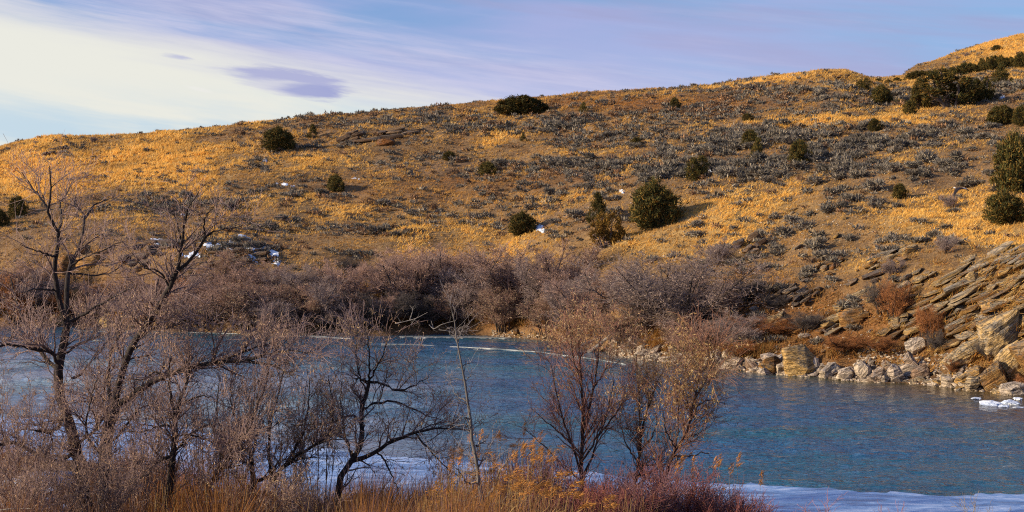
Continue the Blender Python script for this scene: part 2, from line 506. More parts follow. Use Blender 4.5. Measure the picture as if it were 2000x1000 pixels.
# ------------------------------------------------------------------ the far hillside
# surveyed columns: bearing (px of a 2000-wide frame), then (py, distance) of waterline, low bench, mid slope, upper slope
SURV = np.array([
    #  px   water   low py, Y    mid py, Y   up py, Y    sky py
    [-900, 628,    540, 128,    470, 140,   400, 165,   345],
    [-300, 633,    500, 122,    440, 133,   370, 158,   312],
    [0,    637,    487, 113,    425, 126,   350, 152,   290],
    [110,  638,    474, 112,    415, 125,   340, 150,   277.5],
    [200,  639,    472, 111,    410, 124,   336, 150,   277],
    [300,  645,    478, 108,    420, 121,   335, 148,   270],
    [400,  650,    492, 106,    425, 119,   332, 146,   262],
    [500,  654,    512, 104,    430, 118,   325, 145,   252],
    [600,  657,    524, 103,    430, 118,   318, 145,   243],
    [760,  654,    520, 104,    428, 118,   310, 145,   226],
    [900,  653,    500, 106,    412, 120,   300, 146,   214],
    [1000, 658,    490, 104,    402, 118,   290, 145,   207],
    [1100, 670,    495, 97,     400, 112,   283, 142,   199],
    [1200, 692,    520, 87,     415, 102,   280, 136,   192],
    [1300, 710,    535, 81,     422, 96,    276, 131,   187],
    [1400, 718,    555, 76,     428, 91,    270, 127,   178],
    [1500, 730,    558, 72,     430, 87,    266, 123,   165],
    [1600, 738,    560, 69,     430, 83,    260, 119,   150],
    [1700, 745,    548, 66,     425, 80,    255, 117,   152],
    [1800, 752,    530, 63.5,   425, 78,    248, 114,   145],
    [1900, 762,    510, 61,     425, 75,    240, 112,   134],
    [2000, 772,    500, 58.5,   425, 72,    230, 110,   126],
    [2300, 802,    490, 54,     420, 66,    200, 102,   95],
    [2900, 840,    480, 48,     410, 58,    150, 94,    40],
], float)
SKYL = np.array([[-900, 360], [-300, 328], [0, 296], [40, 285], [70, 280.5], [110, 277.5], [200, 277.5], [300, 270], [400, 262], [500, 252], [600, 243],
                 [700, 233], [800, 223], [900, 214], [1000, 207], [1100, 199], [1200, 192], [1300, 187], [1400, 179], [1500, 166],
                 [1600, 152], [1650, 152], [1700, 157], [1740, 154], [1780, 148], [1850, 138], [2000, 124], [2300, 95], [2900, 40]], float)
NC, NT_ = 520, 260
cpx = np.linspace(-900, 2900, NC)
def sv_(k): return np.interp(cpx, SURV[:, 0], SURV[:, k])
def smooth1(a, n):
    k = np.ones(n) / n
    p = np.pad(a, (n, n), mode='edge')
    return np.convolve(np.convolve(p, k, 'same'), k, 'same')[n:-n]
wl_px = sv_(1) + 1.2 * np.sin(cpx / 37.0) + 0.8 * np.sin(cpx / 13.0 + 1)
Yw = smooth1(CZ * F / (wl_px - 500), 3)
def zof(py, Y): return CZ + (500 - py) / F * Y
cliff = np.exp(-((cpx - 235) / 120.0) ** 4)                      # steep bluff on the left
outc = sstep(cpx, 1730, 1880)                                     # steep outcrop on the right
lev_Y, lev_z = [], []
def lev(Y, z):
    lev_Y.append(smooth1(Y, 9)); lev_z.append(smooth1(z, 9))
Y3, Y4, Y5 = sv_(3), sv_(5), sv_(7)
z3, z4, z5 = zof(sv_(2), Y3), zof(sv_(4), Y4), zof(sv_(6), Y5)
sk = np.interp(cpx, SKYL[:, 0], SKYL[:, 1])
lev(Yw - 14, np.full(NC, -2.6))
lev(Yw - 3, np.full(NC, -0.7))
lev_Y.append(Yw); lev_z.append(np.zeros(NC))
lev(Yw + 1.1, np.full(NC, 0.55))
fr = 0.55 - 0.32 * cliff - 0.1 * outc
fz = 0.50 - 0.24 * cliff - 0.05 * outc
lev(Yw + 1.1 + (Y3 - Yw - 1.1) * fr, 0.55 + (z3 - 0.55) * fz)
lev(Y3, z3)
lev(Y4, z4)
lev(Y5, z5)
Y6 = np.full(NC, 192.0)
lev_Y.append(Y6); lev_z.append(zof(sk, Y6))
back = np.interp(cpx, [1650, 1700, 1740, 1780, 1850, 1900, 1950, 2000, 2300, 2900], [176, 164, 153, 142, 121, 106, 93, 81, 40, -10])
back = np.where(cpx < 1700, sk + 30 * (1 - sstep(cpx, 1640, 1700)) + 20, back)
back = smooth1(back, 5)
Y7 = np.full(NC, 262.0)
lev_Y.append(np.full(NC, 222.0)); lev_z.append(0.5 * (lev_z[-1] + zof(back, Y7)) - 1.0 - 1.5 * (1 - sstep(cpx, 1700, 1800)))
lev_Y.append(Y7); lev_z.append(zof(back, Y7) - 6.0 * (1 - sstep(cpx, 1700, 1800)))
lev_Y.append(np.full(NC, 420.0)); lev_z.append(lev_z[-1] - 22)
LY, LZ = np.array(lev_Y), np.array(lev_z)
tk = np.array([0, 1, 1.6, 2.1, 3.3, 4.5, 6.0, 8.0, 10.5, 11.3, 12.2, 13.0])
tt = np.concatenate([np.linspace(0, 1.6, 8)[:-1], np.linspace(1.6, 2.1, 6)[:-1], np.linspace(2.1, 10.5, 220)[:-1], np.linspace(10.5, 13.0, 30)])
NT_ = len(tt)
def pchip(x, y, xi):
    h = np.diff(x)[:, None]
    dl = np.diff(y, axis=0) / h
    d = np.zeros_like(y)
    w1 = 2 * h[1:] + h[:-1]; w2 = h[1:] + 2 * h[:-1]
    ok = dl[1:] * dl[:-1] > 0
    with np.errstate(divide='ignore', invalid='ignore'):
        hm = (w1 + w2) / (w1 / dl[:-1] + w2 / dl[1:])
    d[1:-1] = np.where(ok, hm, 0)
    d[0], d[-1] = dl[0], dl[-1]
    i = np.clip(np.searchsorted(x, xi) - 1, 0, len(x) - 2)
    s = ((xi - x[i]) / (x[i + 1] - x[i]))[:, None]
    hh = h[i]
    return ((1 + 2 * s) * (1 - s) ** 2 * y[i] + s * (1 - s) ** 2 * hh * d[i] + s * s * (3 - 2 * s) * y[i + 1] + s * s * (s - 1) * hh * d[i + 1])
TY, TZ = pchip(tk, LY, tt), pchip(tk, LZ, tt)                      # (rows, cols)
TX = (cpx[None, :] - 1000) / F * TY
amp = sstep(tt, 1.7, 2.6)[:, None] * (1 - 0.65 * sstep(tt, 9.6, 10.4) * (1 - sstep(tt, 10.6, 11.2)))[:, None]
big = fbm(TX / 14.0, TY / 14.0, 0, 3, 11) - 0.5
fine = fbm(TX / 3.2, TY / 3.2, 0, 4, 23) - 0.5
ledge = fbm(TX / 10.0, TY / 2.2 + TX / 40.0, 0, 3, 27) - 0.5
TZ = TZ + amp * (1.5 * big + 0.95 * fine + 0.7 * ledge)
# little terraces and steps in the rocky ground
rocky = np.clip(cliff[None, :] * np.exp(-((tt[:, None] - 3.4) / 1.0) ** 2) + outc[None, :] * np.exp(-((tt[:, None] - 3.5) / 1.1) ** 2), 0, 1)
TZ = TZ + rocky * 0.9 * (fbm(TX / 1.6, TY / 2.5, TZ / 1.0, 3, 31) - 0.5)
TP = np.stack([TX, TY, TZ], -1)
TPX, TPY = to_px(TP)

def blobs(px, py, lst):
    s = 0
    for (x, y, rx, ry, v) in lst:
        s = s + v * np.exp(-((px - x) / rx) ** 2 - ((py - y) / ry) ** 2)
    return s
GOLD = [(150, 330, 260, 50, 1.0), (60, 370, 130, 30, .5), (330, 355, 90, 25, .5), (620, 310, 90, 18, .8), (760, 278, 60, 12, .5), (1580, 238, 130, 16, 1.0),
        (1760, 237, 60, 8, 1.0), (1400, 425, 110, 50, .9), (1650, 385, 250, 60, .65), (1870, 430, 150, 45, .8), (1130, 300, 60, 10, .6),
        (1050, 385, 120, 12, .5), (820, 400, 260, 50, .35), (720, 470, 200, 40, .4), (900, 510, 120, 20, .5), (1950, 95, 140, 25, .9),
        (1230, 470, 80, 25, .8), (1560, 160, 90, 10, .5), (420, 300, 120, 25, .5), (1700, 520, 90, 25, .7), (1900, 470, 160, 14, .6)]
SAGE = [(1620, 190, 330, 26, .95), (1700, 285, 330, 45, .85), (1950, 180, 100, 30, .8), (1200, 270, 200, 40, .55), (1100, 325, 260, 22, .75), (860, 330, 90, 18, .9),
        (800, 235, 260, 20, .75), (500, 285, 70, 35, .65), (340, 405, 130, 24, .85), (90, 460, 140, 25, .8), (470, 490, 90, 35, .9), (620, 300, 200, 45, .45),
        (1600, 340, 330, 40, .5), (1750, 400, 260, 60, .42), (1350, 330, 160, 25, .6), (1000, 245, 200, 25, .7), (450, 350, 120, 30, .4), (700, 390, 300, 30, .3),
        (1150, 420, 300, 40, .28), (1520, 500, 160, 60, .5), (1300, 215, 250, 20, .35), (1450, 260, 130, 25, .8), (700, 470, 200, 40, .22), (1250, 400, 60, 30, .3), (900, 430, 330, 60, .25), (1250, 370, 220, 30, .25), (560, 420, 160, 50, .3), (1650, 470, 200, 40, .25)]
RUST = [(1250, 205, 260, 18, .8), (1500, 620, 200, 70, 1.0), (1700, 660, 160, 50, .9), (1900, 700, 200, 60, .6), (180, 590, 160, 40, 1.0), (520, 620, 120, 20, .7),
        (950, 640, 160, 16, 1.0), (760, 540, 80, 20, .3), (960, 350, 260, 14, .5), (820, 380, 240, 20, .4), (1300, 690, 140, 22, .8), (60, 620, 80, 22, .7)]
def ground_col(px, py, x, y, z):
    n = fbm(x / 7.0, y / 11.0, 0, 4, 41)
    n2 = fbm(x / 2.2, y / 4.5, 0, 3, 43)
    g = np.clip(blobs(px, py, GOLD) + (n - 0.5) * 1.6, 0, 1)
    r = np.clip(blobs(px, py, RUST) + (n2 - 0.5) * 0.5, 0, 1)
    s = np.clip(blobs(px, py, SAGE) + (n2 - 0.5) * 0.6, 0, 1)
    c = np.array([0.25, 0.16, 0.08]) * np.ones(np.shape(g) + (3,))
    c = c + g[..., None] * (np.array([0.55, 0.36, 0.135]) - c)
    c = c + 0.55 * s[..., None] * (np.array([0.19, 0.135, 0.095]) - c)
    c = c + 0.7 * r[..., None] * (np.array([0.23, 0.105, 0.036]) - c)
    sh = np.exp(-np.maximum(z - 0.1, 0) / 0.45)
    c = c + 0.75 * sh[..., None] * (np.array([0.17, 0.105, 0.06]) - c)
    return c * (0.72 + 0.5 * n2)[..., None], g, s, r
TC, TG, TS, TR = ground_col(TPX, TPY, TX, TY, TZ)
idx = np.arange(NT_ * NC).reshape(NT_, NC)
Q = np.stack([idx[:-1, :-1], idx[:-1, 1:], idx[1:, 1:], idx[1:, :-1]], -1)
g = Geo().put(TP.reshape(-1, 3), quads=Q, col=TC.reshape(-1, 3))
link('hillside', g.mesh('hillside', M_ground, smooth=True), kind='structure')

fx = np.linspace(-900, 140, 80)
fr_ = np.linspace(0, 1, 9)
ftop = 287 + 14 * sstep(fx, 20, 120) - 5 * np.sin(fx / 160.0) * sstep(-fx, 0, 200) + 3.0 * (fbm(fx / 18.0, 0.5, 0, 3, 51) - .5)
FY = 520 + 90 * fr_[:, None] + 0 * fx[None, :]
FZ = (zof(ftop, 520.0)[None, :] + 6 * np.sin(fr_ * math.pi / 2)[:, None]) * 1.0 - 30 * (1 - np.minimum(1, fr_ * 6))[:, None]
FX = (fx[None, :] - 1000) / F * 520 + 0 * FY
nn_ = fbm(FX / 6, FY / 9, 0, 3, 53)[..., None]
ix = np.arange(FX.size).reshape(FX.shape)
Q = np.stack([ix[:-1, :-1], ix[:-1, 1:], ix[1:, 1:], ix[1:, :-1]], -1)
link('far_hill', Geo().put(np.stack([FX, FY, FZ], -1).reshape(-1, 3), quads=Q, col=(np.array([.16, .12, .085]) * (.5 + nn_)).reshape(-1, 3)).mesh('far_hill', M_ground, smooth=True), kind='structure')

def hit(px, py):
    """nearest hillside point seen on the bearing px at height py"""
    px, py = np.atleast_1d(np.asarray(px, float)), np.atleast_1d(np.asarray(py, float))
    px, py = np.broadcast_arrays(px, py)
    f = np.clip((px - cpx[0]) / (cpx[1] - cpx[0]), 0, NC - 1.001)
    i = f.astype(int); a = (f - i)[:, None]
    pts = TP[:, i].transpose(1, 0, 2) * (1 - a[..., None]) + TP[:, i + 1].transpose(1, 0, 2) * a[..., None]
    rows = to_px(pts)[1][:, 7:]
    k = np.argmax(rows <= py[:, None], 1)
    k = np.where((rows <= py[:, None]).any(1), k, np.argmin(rows, 1)) + 7
    k = np.maximum(k, 1)
    ii = np.arange(len(px))
    r0, r1 = to_px(pts[ii, k - 1])[1], to_px(pts[ii, k])[1]
    s = np.clip((r0 - py) / np.maximum(r0 - r1, 1e-6), 0, 1)[:, None]
    return pts[ii, k - 1] * (1 - s) + pts[ii, k] * s

# scattering cells, weighted by true ground area
A = np.linalg.norm(np.cross(TP[:-1, 1:] - TP[:-1, :-1], TP[1:, :-1] - TP[:-1, :-1]), axis=-1)
CPX, CPY = TPX[:-1, :-1], TPY[:-1, :-1]
rowok = ((tt[:-1] > 2.15) & (tt[:-1] < 12.0))[:, None] & (CPX > -260) & (CPX < 2260)
def scatter(n, weight):
    W = (A * weight * rowok).ravel()
    c = rng.choice(len(W), n, p=W / W.sum())
    j, i = np.unravel_index(c, A.shape)
    a, b = U(0, 1, n)[:, None], U(0, 1, n)[:, None]
    p = (TP[j, i] * (1 - a) + TP[j, i + 1] * a) * (1 - b) + (TP[j + 1, i] * (1 - a) + TP[j + 1, i + 1] * a) * b
    return p, j, i

# ------------------------------------------------------------------ river: one sheet with real ripples, from bank to bank
ncw = 430
wpx = np.concatenate([np.linspace(-900, -70, 50)[:-1], np.linspace(-70, 2070, 330), np.linspace(2070, 2900, 52)[1:]])
ncw = len(wpx)
nrw = 300
Yfar = np.interp(wpx, cpx, Yw) + 2.5
Yn = 20.0
sfr = np.linspace(0, 1, nrw)
WY = Yn + (Yfar[None, :] - Yn) * (sfr[:, None] ** 1.35)
WX = (wpx[None, :] - 1000) / F * WY
ch = fbm(WX / 7.0, WY / 9.0, 0, 2, 15)
WZ = 0.12 * (fbm(WX / 0.95, WY / 0.55, 0, 2, 17) - 0.5) * (0.45 + 1.1 * ch) + 0.06 * (fbm(WX / 2.6 + 5, WY / 1.5, 0, 2, 19) - 0.5)
WZ *= sstep(WY, 27, 34) * (1 - 0.5 * sstep(WY, Yfar[None, :] - 5, Yfar[None, :]))
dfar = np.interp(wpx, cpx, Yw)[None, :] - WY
shal_refl = np.exp(-(np.maximum(dfar, 0) / (6.0 + 9.0 * fbm(WX / 6, WY / 9, 0, 3, 5)))) * (0.45 + 0.55 * sstep(wpx, 900, 1900))[None, :]  # olive shallows, widened to paint in the far bank's reflection
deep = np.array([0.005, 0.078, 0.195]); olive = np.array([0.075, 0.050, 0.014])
wc = deep + shal_refl[..., None] * (olive - deep)
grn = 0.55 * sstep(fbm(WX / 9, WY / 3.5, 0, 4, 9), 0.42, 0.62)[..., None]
wc = wc + grn * (np.array([0.008, 0.088, 0.125]) - wc) * (1 - shal_refl[..., None])
# pale sky sheen painted into the water colour at the left
sky_sheen = sstep(wpx, 1200, 450)[None, :] * sstep(dfar, 14, 40) * (0.35 + 0.65 * sstep(fbm(WX / 5.0, WY / 1.6, 0, 4, 13), 0.40, 0.62))
wc = wc + 0.8 * sky_sheen[..., None] * (np.array([0.27, 0.315, 0.43]) - wc)
ix = np.arange(nrw * ncw).reshape(nrw, ncw)
Q = np.stack([ix[:-1, :-1], ix[:-1, 1:], ix[1:, 1:], ix[1:, :-1]], -1)
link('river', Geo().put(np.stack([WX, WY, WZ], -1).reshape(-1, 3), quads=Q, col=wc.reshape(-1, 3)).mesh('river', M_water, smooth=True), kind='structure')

# ------------------------------------------------------------------ near bank
def near_edge(x):
    return np.interp(x, [-60, -14, -11.5, -8.5, -5, 0, 4, 9, 14, 60], [39, 37.5, 36.0, 31.0, 29.6, 29.0, 28.6, 27.4, 26.6, 24])
def bank_z(x, y):
    e = near_edge(x) + 0.9 * (fbm(x / 2.3, y / 2.3, 0, 3, 71) - 0.5)
    d = e - y
    z = np.where(d < 0, d * 0.25, 0.07 * d + 0.006 * np.maximum(d - 2, 0) ** 2)
    z = np.minimum(z, np.maximum(0.45, np.minimum(5.55 - 0.2071 * y, 4.35)))
    return z + 0.2 * (fbm(x / 0.9, y / 0.9, 0, 3, 73) - 0.5)
bx = np.linspace(-60, 60, 241); by = np.linspace(-8, 42, 141)
BX, BY = np.meshgrid(bx, by)
BZ = bank_z(BX, BY)
nb = fbm(BX / 1.5, BY / 1.5, 0, 4, 77)
bc = np.array([0.10, 0.055, 0.025]) + sstep(nb, 0.42, 0.62)[..., None] * (np.array([0.26, 0.13, 0.045]) - np.array([0.10, 0.055, 0.025]))
ix = np.arange(BX.size).reshape(BX.shape)
Q = np.stack([ix[:-1, :-1], ix[:-1, 1:], ix[1:, 1:], ix[1:, :-1]], -1)
link('riverbank', Geo().put(np.stack([BX, BY, BZ], -1).reshape(-1, 3), quads=Q, col=bc.reshape(-1, 3)).mesh('riverbank', M_ground, smooth=True), kind='structure')

# shelf of shore ice along the near bank
def sheet(name, xs, yn, yf, z, th, mat, kind='structure', rows=7, **kw):
    """a thin slab between two wavering edges"""
    n = len(xs)
    g = Geo()
    r = np.linspace(0, 1, rows)[:, None]
    X = np.broadcast_to(xs, (rows, n)); Y = yn * (1 - r) + yf * r
    top = np.stack([X, Y, z + 0.015 * (fbm(X / 1.2, Y / 0.6, 0, 3, 3) - 0.5)], -1)
    bot = top - np.array([0, 0, th])
    a = np.arange(rows * n).reshape(rows, n)
    q = np.stack([a[:-1, :-1], a[:-1, 1:], a[1:, 1:], a[1:, :-1]], -1)
    g.put(top.reshape(-1, 3), quads=q)
    per = np.concatenate([a[0, :], a[1:, -1], a[-1, -2::-1], a[-2:0:-1, 0]])
    T, B = top.reshape(-1, 3)[per], bot.reshape(-1, 3)[per]
    k = len(per); i = np.arange(k); j = (i + 1) % k
    g.put(np.vstack([T, B]), quads=np.stack([i, i + k, j + k, j], -1))
    return link(name, g.mesh(name, mat), kind=kind, **kw)
xs = np.linspace(-32, 34, 420)
yf = np.interp(xs, [-32, -14, -10, -6, -3.6, -1, 1.5, 4.5, 8, 11, 15, 34], [47, 44.5, 41.5, 38.6, 36.6, 35.4, 34.2, 32.4, 31.3, 30.4, 29.6, 26])
yf = yf + 0.5 * np.abs(fbm(xs / 0.45, 0.7, 0, 3, 85) - 0.5) * 2 + 0.9 * (fbm(xs / 1.1, 0.3, 0, 4, 81) - 0.5) + 1.4 * (fbm(xs / 5.0, 0.9, 0, 2, 83) - 0.5)
sheet('shore_ice', xs, near_edge(xs) - 1.5, yf, 0.045, 0.06, M_ice)
# thin rims of ice along and out from the far bank
def rim(pts, wid, n=120):
    p = spline([[x, CZ * F / (y - 500)] for x, y in pts], n)
    x = (p[:, 0] - 1000) / F * p[:, 1]
    k = np.arange(n)
    hw = wid * (0.35 + 0.9 * fbm(k / 9.0, 0.2, 0, 3, 91)) * np.minimum(1, np.minimum(k + 1, n - k) / 8.0)
    return x, p[:, 1] - hw, p[:, 1] + hw
for pts, wid in [([(745, 672), (800, 673), (880, 677), (960, 681), (1040, 687), (1085, 692)], 0.15), ([(1085, 692), (1150, 700), (1222, 712)], 0.10),
                 ([(780, 658), (840, 658.5), (920, 659), (1000, 661)], 1.0), ([(300, 648), (400, 650), (520, 653.5), (640, 657)], 0.12),
                 ([(150, 646), (190, 647), (240, 648.5)], 0.4), ([(180, 664), (220, 668), (262, 666)], 0.3), ([(540, 655), (640, 659), (690, 661.5)], 0.3)]:
    x, y0, y1 = rim(pts, wid)
    sheet('rim_ice', x, y0, y1, 0.03, 0.05, M_rim, rows=3)

# ------------------------------------------------------------------ rocks
def hull_mesh(name, mat, sx, sy, sz, n=20, seed=0, boxy=0.5, cuts=0):
    """an angular stone: convex hull of jittered points, with a chipped outline"""
    r = np.random.default_rng(seed)
    p = norm(r.normal(size=(n, 3)))
    inf = p / np.abs(p).max(1, keepdims=True)
    p = (p * (1 - boxy) + inf * boxy) * r.uniform(0.82, 1.0, (n, 1))
    bm = bmesh.new()
    for q in p:
        bm.verts.new((q[0] * sx / 2, q[1] * sy / 2, q[2] * sz / 2))
    res = bmesh.ops.convex_hull(bm, input=bm.verts)
    bmesh.ops.delete(bm, geom=list({e for e in res['geom_interior'] + res['geom_unused'] if isinstance(e, bmesh.types.BMVert)}), context='VERTS')
    bmesh.ops.dissolve_limit(bm, angle_limit=math.radians(9), verts=bm.verts, edges=bm.edges)
    if cuts:
        bmesh.ops.bevel(bm, geom=list(bm.edges), offset=0.035 * min(sx, sy, sz), segments=1, affect='EDGES', profile=0.6)
    bmesh.ops.triangulate(bm, faces=bm.faces)
    bmesh.ops.recalc_face_normals(bm, faces=bm.faces)
    me = bpy.data.meshes.new(name)
    bm.to_mesh(me); bm.free()
    me.materials.append(mat)
    return me

def big_rock_mesh(name, mat, sx, sy, sz, seed=0, boxy=0.7, layers=6, rough=0.10, sub=4):
    """a boulder: an angular hull with worn edges, broken finer and roughened along its beds"""
    r = np.random.default_rng(seed + 9000)
    p = norm(r.normal(size=(22, 3)))
    inf = p / np.abs(p).max(1, keepdims=True)
    p = (p * (1 - boxy) + inf * boxy) * r.uniform(0.84, 1.0, (22, 1))
    bm = bmesh.new()
    for q in p:
        bm.verts.new(q)
    res = bmesh.ops.convex_hull(bm, input=bm.verts)
    bmesh.ops.delete(bm, geom=list({e for e in res['geom_interior'] + res['geom_unused'] if isinstance(e, bmesh.types.BMVert)}), context='VERTS')
    bmesh.ops.dissolve_limit(bm, angle_limit=math.radians(14), verts=bm.verts, edges=bm.edges)
    bmesh.ops.bevel(bm, geom=list(bm.edges), offset=0.025, segments=1, affect='EDGES', profile=0.7)
    bmesh.ops.triangulate(bm, faces=bm.faces)
    for _ in range(3 if sub > 3 else 2):
        long_ = [e for e in bm.edges if e.calc_length() > 0.22]
        if not long_: break
        bmesh.ops.subdivide_edges(bm, edges=long_, cuts=1)
        bmesh.ops.triangulate(bm, faces=bm.faces)
    q = np.array([v.co[:] for v in bm.verts])
    o = seed * 3.7
    lay = fbm(q[:, 2] * layers + 1.0 * fbm(q[:, 0] * 1.5 + o, q[:, 1] * 1.5, 0, 2, seed), o, 0, 2, seed + 5) - 0.5
    nn = fbm(q[:, 0] * 3.0 + o, q[:, 1] * 3.0, q[:, 2] * 3.0, 4, seed + 9) - 0.5
    q = q + norm(q * np.array([1, 1, 0.4])) * (lay * 0.13 + nn * rough * 1.3)[:, None]
    for v, cc in zip(bm.verts, q):
        v.co = (cc[0] * sx / 2, cc[1] * sy / 2, cc[2] * sz / 2)
    me = bpy.data.meshes.new(name)
    bm.to_mesh(me); bm.free()
    me.materials.append(mat)
    return me

def pick(lst): return lst[int(rng.integers(0, len(lst)))]
def rot_bed(dip, yaw=0.0, roll=0.0):
    """local x runs up along the bed (towards +x and up), local y into the hill"""
    return Matrix.Rotation(yaw, 3, 'Z') @ Matrix.Rotation(-dip, 3, 'Y') @ Matrix.Rotation(roll, 3, 'X')
def orient(o, R):
    o.rotation_euler = R.to_euler()

def variants(name, mat, dims, k, seed0, boxy=0.8, n=24, cuts=0):
    return [hull_mesh(name, mat, *dims, n=n, seed=seed0 + i, boxy=boxy, cuts=cuts) for i in range(k)]
SLAB = {'sand': variants('slab', M_sand, (1, 1, 1), 10, 100, 0.86, 26, 1), 'dark': variants('slab', M_dark, (1, 1, 1), 8, 140, 0.84, 24, 1),
        'orange': variants('block', M_orange, (1, 1, 1), 8, 170, 0.75, 22, 1)}
STONE = variants('stone', M_grey, (1, 1, 1), 12, 200, 0.55, 18, 0)
STONE_S = variants('stone', M_sand, (1, 1, 1), 6, 230, 0.6, 18, 0)

def inside(px, py, poly):
    px, py = np.asarray(px), np.asarray(py)
    c = np.zeros(px.shape, bool)
    j = len(poly) - 1
    for i in range(len(poly)):
        xi, yi = poly[i]; xj, yj = poly[j]
        c ^= ((yi > py) != (yj > py)) & (px < (xj - xi) * (py - yi) / (yj - yi + 1e-9) + xi)
        j = i
    return c

def mpp(p): return p[1] / F          # metres per px at a point

def bedded(root, poly, dip_px, th_px, len_px, meshes, depth=(0.9, 1.6), fill=0.9, name='slab', out=0.25, wob=6, c0=None, gap=0.93, yaw=-0.15, lift=0.0):
    """beds of broken slabs, one object each, lying on the rock face"""
    poly = np.array(poly, float)
    c = poly.mean(0) if c0 is None else np.array(c0)
    d = np.array([math.cos(dip_px), -math.sin(dip_px)]); e = np.array([math.sin(dip_px), math.cos(dip_px)])
    rel = poly - c
    s0, s1 = (rel @ d).min(), (rel @ d).max(); b0, b1 = (rel @ e).min(), (rel @ e).max()
    b = b0; n = 0
    rows = []
    while b < b1:
        th = U(*th_px)
        s = s0 - U(0, len_px[1])
        while s < s1:
            L = U(*len_px) * (1.3 if th > np.mean(th_px) else 0.8)
            q = c + d * (s + L / 2) + e * (b + th / 2) + rng.normal(size=2) * 0.8 + e * wob * math.sin(s / 60.0)
            s += L * U(0.92, 1.0)
            if inside(q[0], q[1], poly) and U(0, 1) < fill:
                rows.append((q[0], q[1], L, th))
        b += th * gap
    P = hit([r[0] for r in rows], [r[1] for r in rows])
    base = np.array(root.location)
    for p, (x, y, L, th) in zip(P, rows):
        k = mpp(p)
        me = pick(meshes)
        D = U(*depth)
        o = link(name, me, root, p - base + np.array([0, D * 0.32 - U(0, out), (lift - 0.1) * th * k]))
        o.scale = (L * k * 1.08, D, th * k * 1.12)
        orient(o, rot_bed(dip_px + U(-0.06, 0.06), yaw + U(-0.18, 0.18), U(-0.12, 0.2)))
        n += 1
    return n

def boulder(px, py, wpx, hpx, label, mat, seed, parent=None, dip=0.2, name='boulder', sink=0.18, depth=None, p=None, boxy=0.55, group=None, layers=6):
    """a single large stone whose foot shows at px, py"""
    q = hit(px, py)[0] if p is None else np.array(p)
    k = mpp(q)
    W, H = wpx * k, hpx * k
    D = depth or 0.8 * W
    me = big_rock_mesh(name, mat, W * 1.08, D, H * (1 + sink) * 1.06, seed, boxy, layers=layers)
    loc = q + np.array([0, D * 0.25, H * (0.5 - sink / 2)])
    if parent:
        o = link(name, me, parent, loc - np.array(parent.location))
    else:
        o = link(name, me, None, loc, None, label, 'boulder', group)
    orient(o, rot_bed(dip, U(-0.2, 0.2), 0.0))
    return o

# -- the tilted sandstone outcrop at the right
root = thing('rock_outcrop', 'big outcrop of tilted golden sandstone beds above the river bend', 'rock outcrop', hit(1900, 640)[0])
nslab = bedded(root, [(1775, 650), (1800, 590), (1850, 545), (1875, 505), (1930, 488), (2010, 478), (2130, 470), (2130, 640), (1990, 640), (1930, 660), (1890, 655), (1850, 690), (1838, 600), (1800, 640)],
               math.radians(27), (4.5, 11), (22, 85), SLAB['sand'], (1.2, 2.0), 0.97, out=0.5, wob=5, gap=0.86)
for (x, y, ww, hh, sd, dp, bx_) in [(1900, 556, 30, 26, 1, .5, .8), (1945, 602, 52, 24, 3, .4, .8),
                                    (1968, 695, 104, 76, 5, .6, .88), (1888, 706, 90, 36, 6, .5, .85), (1990, 742, 66, 70, 7, .75, .85), (1945, 756, 58, 44, 8, .6, .8),
                                    (1900, 745, 64, 24, 9, .45, .85), (1906, 764, 36, 30, 10, .1, .7), (2060, 745, 110, 100, 11, .5, .8), (1935, 665, 70, 22, 12, .5, .85),
                                    (2010, 640, 60, 30, 13, .5, .85), (1870, 650, 50, 20, 14, .5, .85), (1975, 772, 60, 18, 15, .2, .8)]:
    boulder(x, y, ww, hh, None, M_sand, 300 + sd, root, dp, 'block', boxy=bx_, layers=9)
# -- smaller outcrops
def outcrop(label, c, poly, dip, th, ln, meshes, name='rock_outcrop', cat='rock outcrop', nm='slab', **kw):
    r = thing(name, label, cat, hit(*c)[0])
    bedded(r, poly, math.radians(dip), th, ln, meshes, name=nm, **kw)
    return r
oc_b = outcrop('jutting grey rock ledge with a deep shadowed side beside a rust-coloured bush', (1655, 640), [(1610, 615), (1640, 585), (1700, 560), (1715, 585), (1690, 625), (1655, 655), (1620, 650)],
               20, (7, 13), (24, 60), SLAB['sand'], depth=(0.9, 1.5), fill=0.75, out=0.7)
boulder(1668, 640, 52, 38, None, M_sand, 331, oc_b, .2, 'block', boxy=.7)
oc_c = outcrop('broken dark grey blocks on the slope above the bare thicket', (1465, 500), [(1425, 490), (1455, 468), (1490, 452), (1500, 470), (1485, 505), (1450, 505)],
               30, (10, 18), (16, 34), SLAB['dark'], depth=(0.8, 1.3), fill=0.95, out=0.9, lift=0.4)
outcrop('scattered flat sandstone ledges just left of the big outcrop top', (1730, 505), [(1655, 530), (1690, 500), (1745, 480), (1790, 480), (1770, 505), (1700, 530)],
        24, (6, 10), (20, 48), SLAB['sand'], depth=(0.8, 1.4), fill=0.7, out=0.7, lift=0.4)
oc_o = outcrop('orange-stained ledge with a dark hollow beside it on the mid slope', (1620, 530), [(1590, 520), (1625, 490), (1645, 500), (1635, 540), (1605, 540)],
        25, (8, 16), (16, 34), SLAB['orange'], depth=(0.8, 1.4), fill=0.9, out=0.9, lift=0.3, nm='block')
outcrop('small heap of pale tilted stones in the yellow grass', (1372, 462), [(1355, 455), (1375, 445), (1390, 455), (1375, 470)], 40, (5, 9), (8, 18), SLAB['sand'], depth=(0.4, 0.7), fill=0.8, out=0.3, nm='stone')
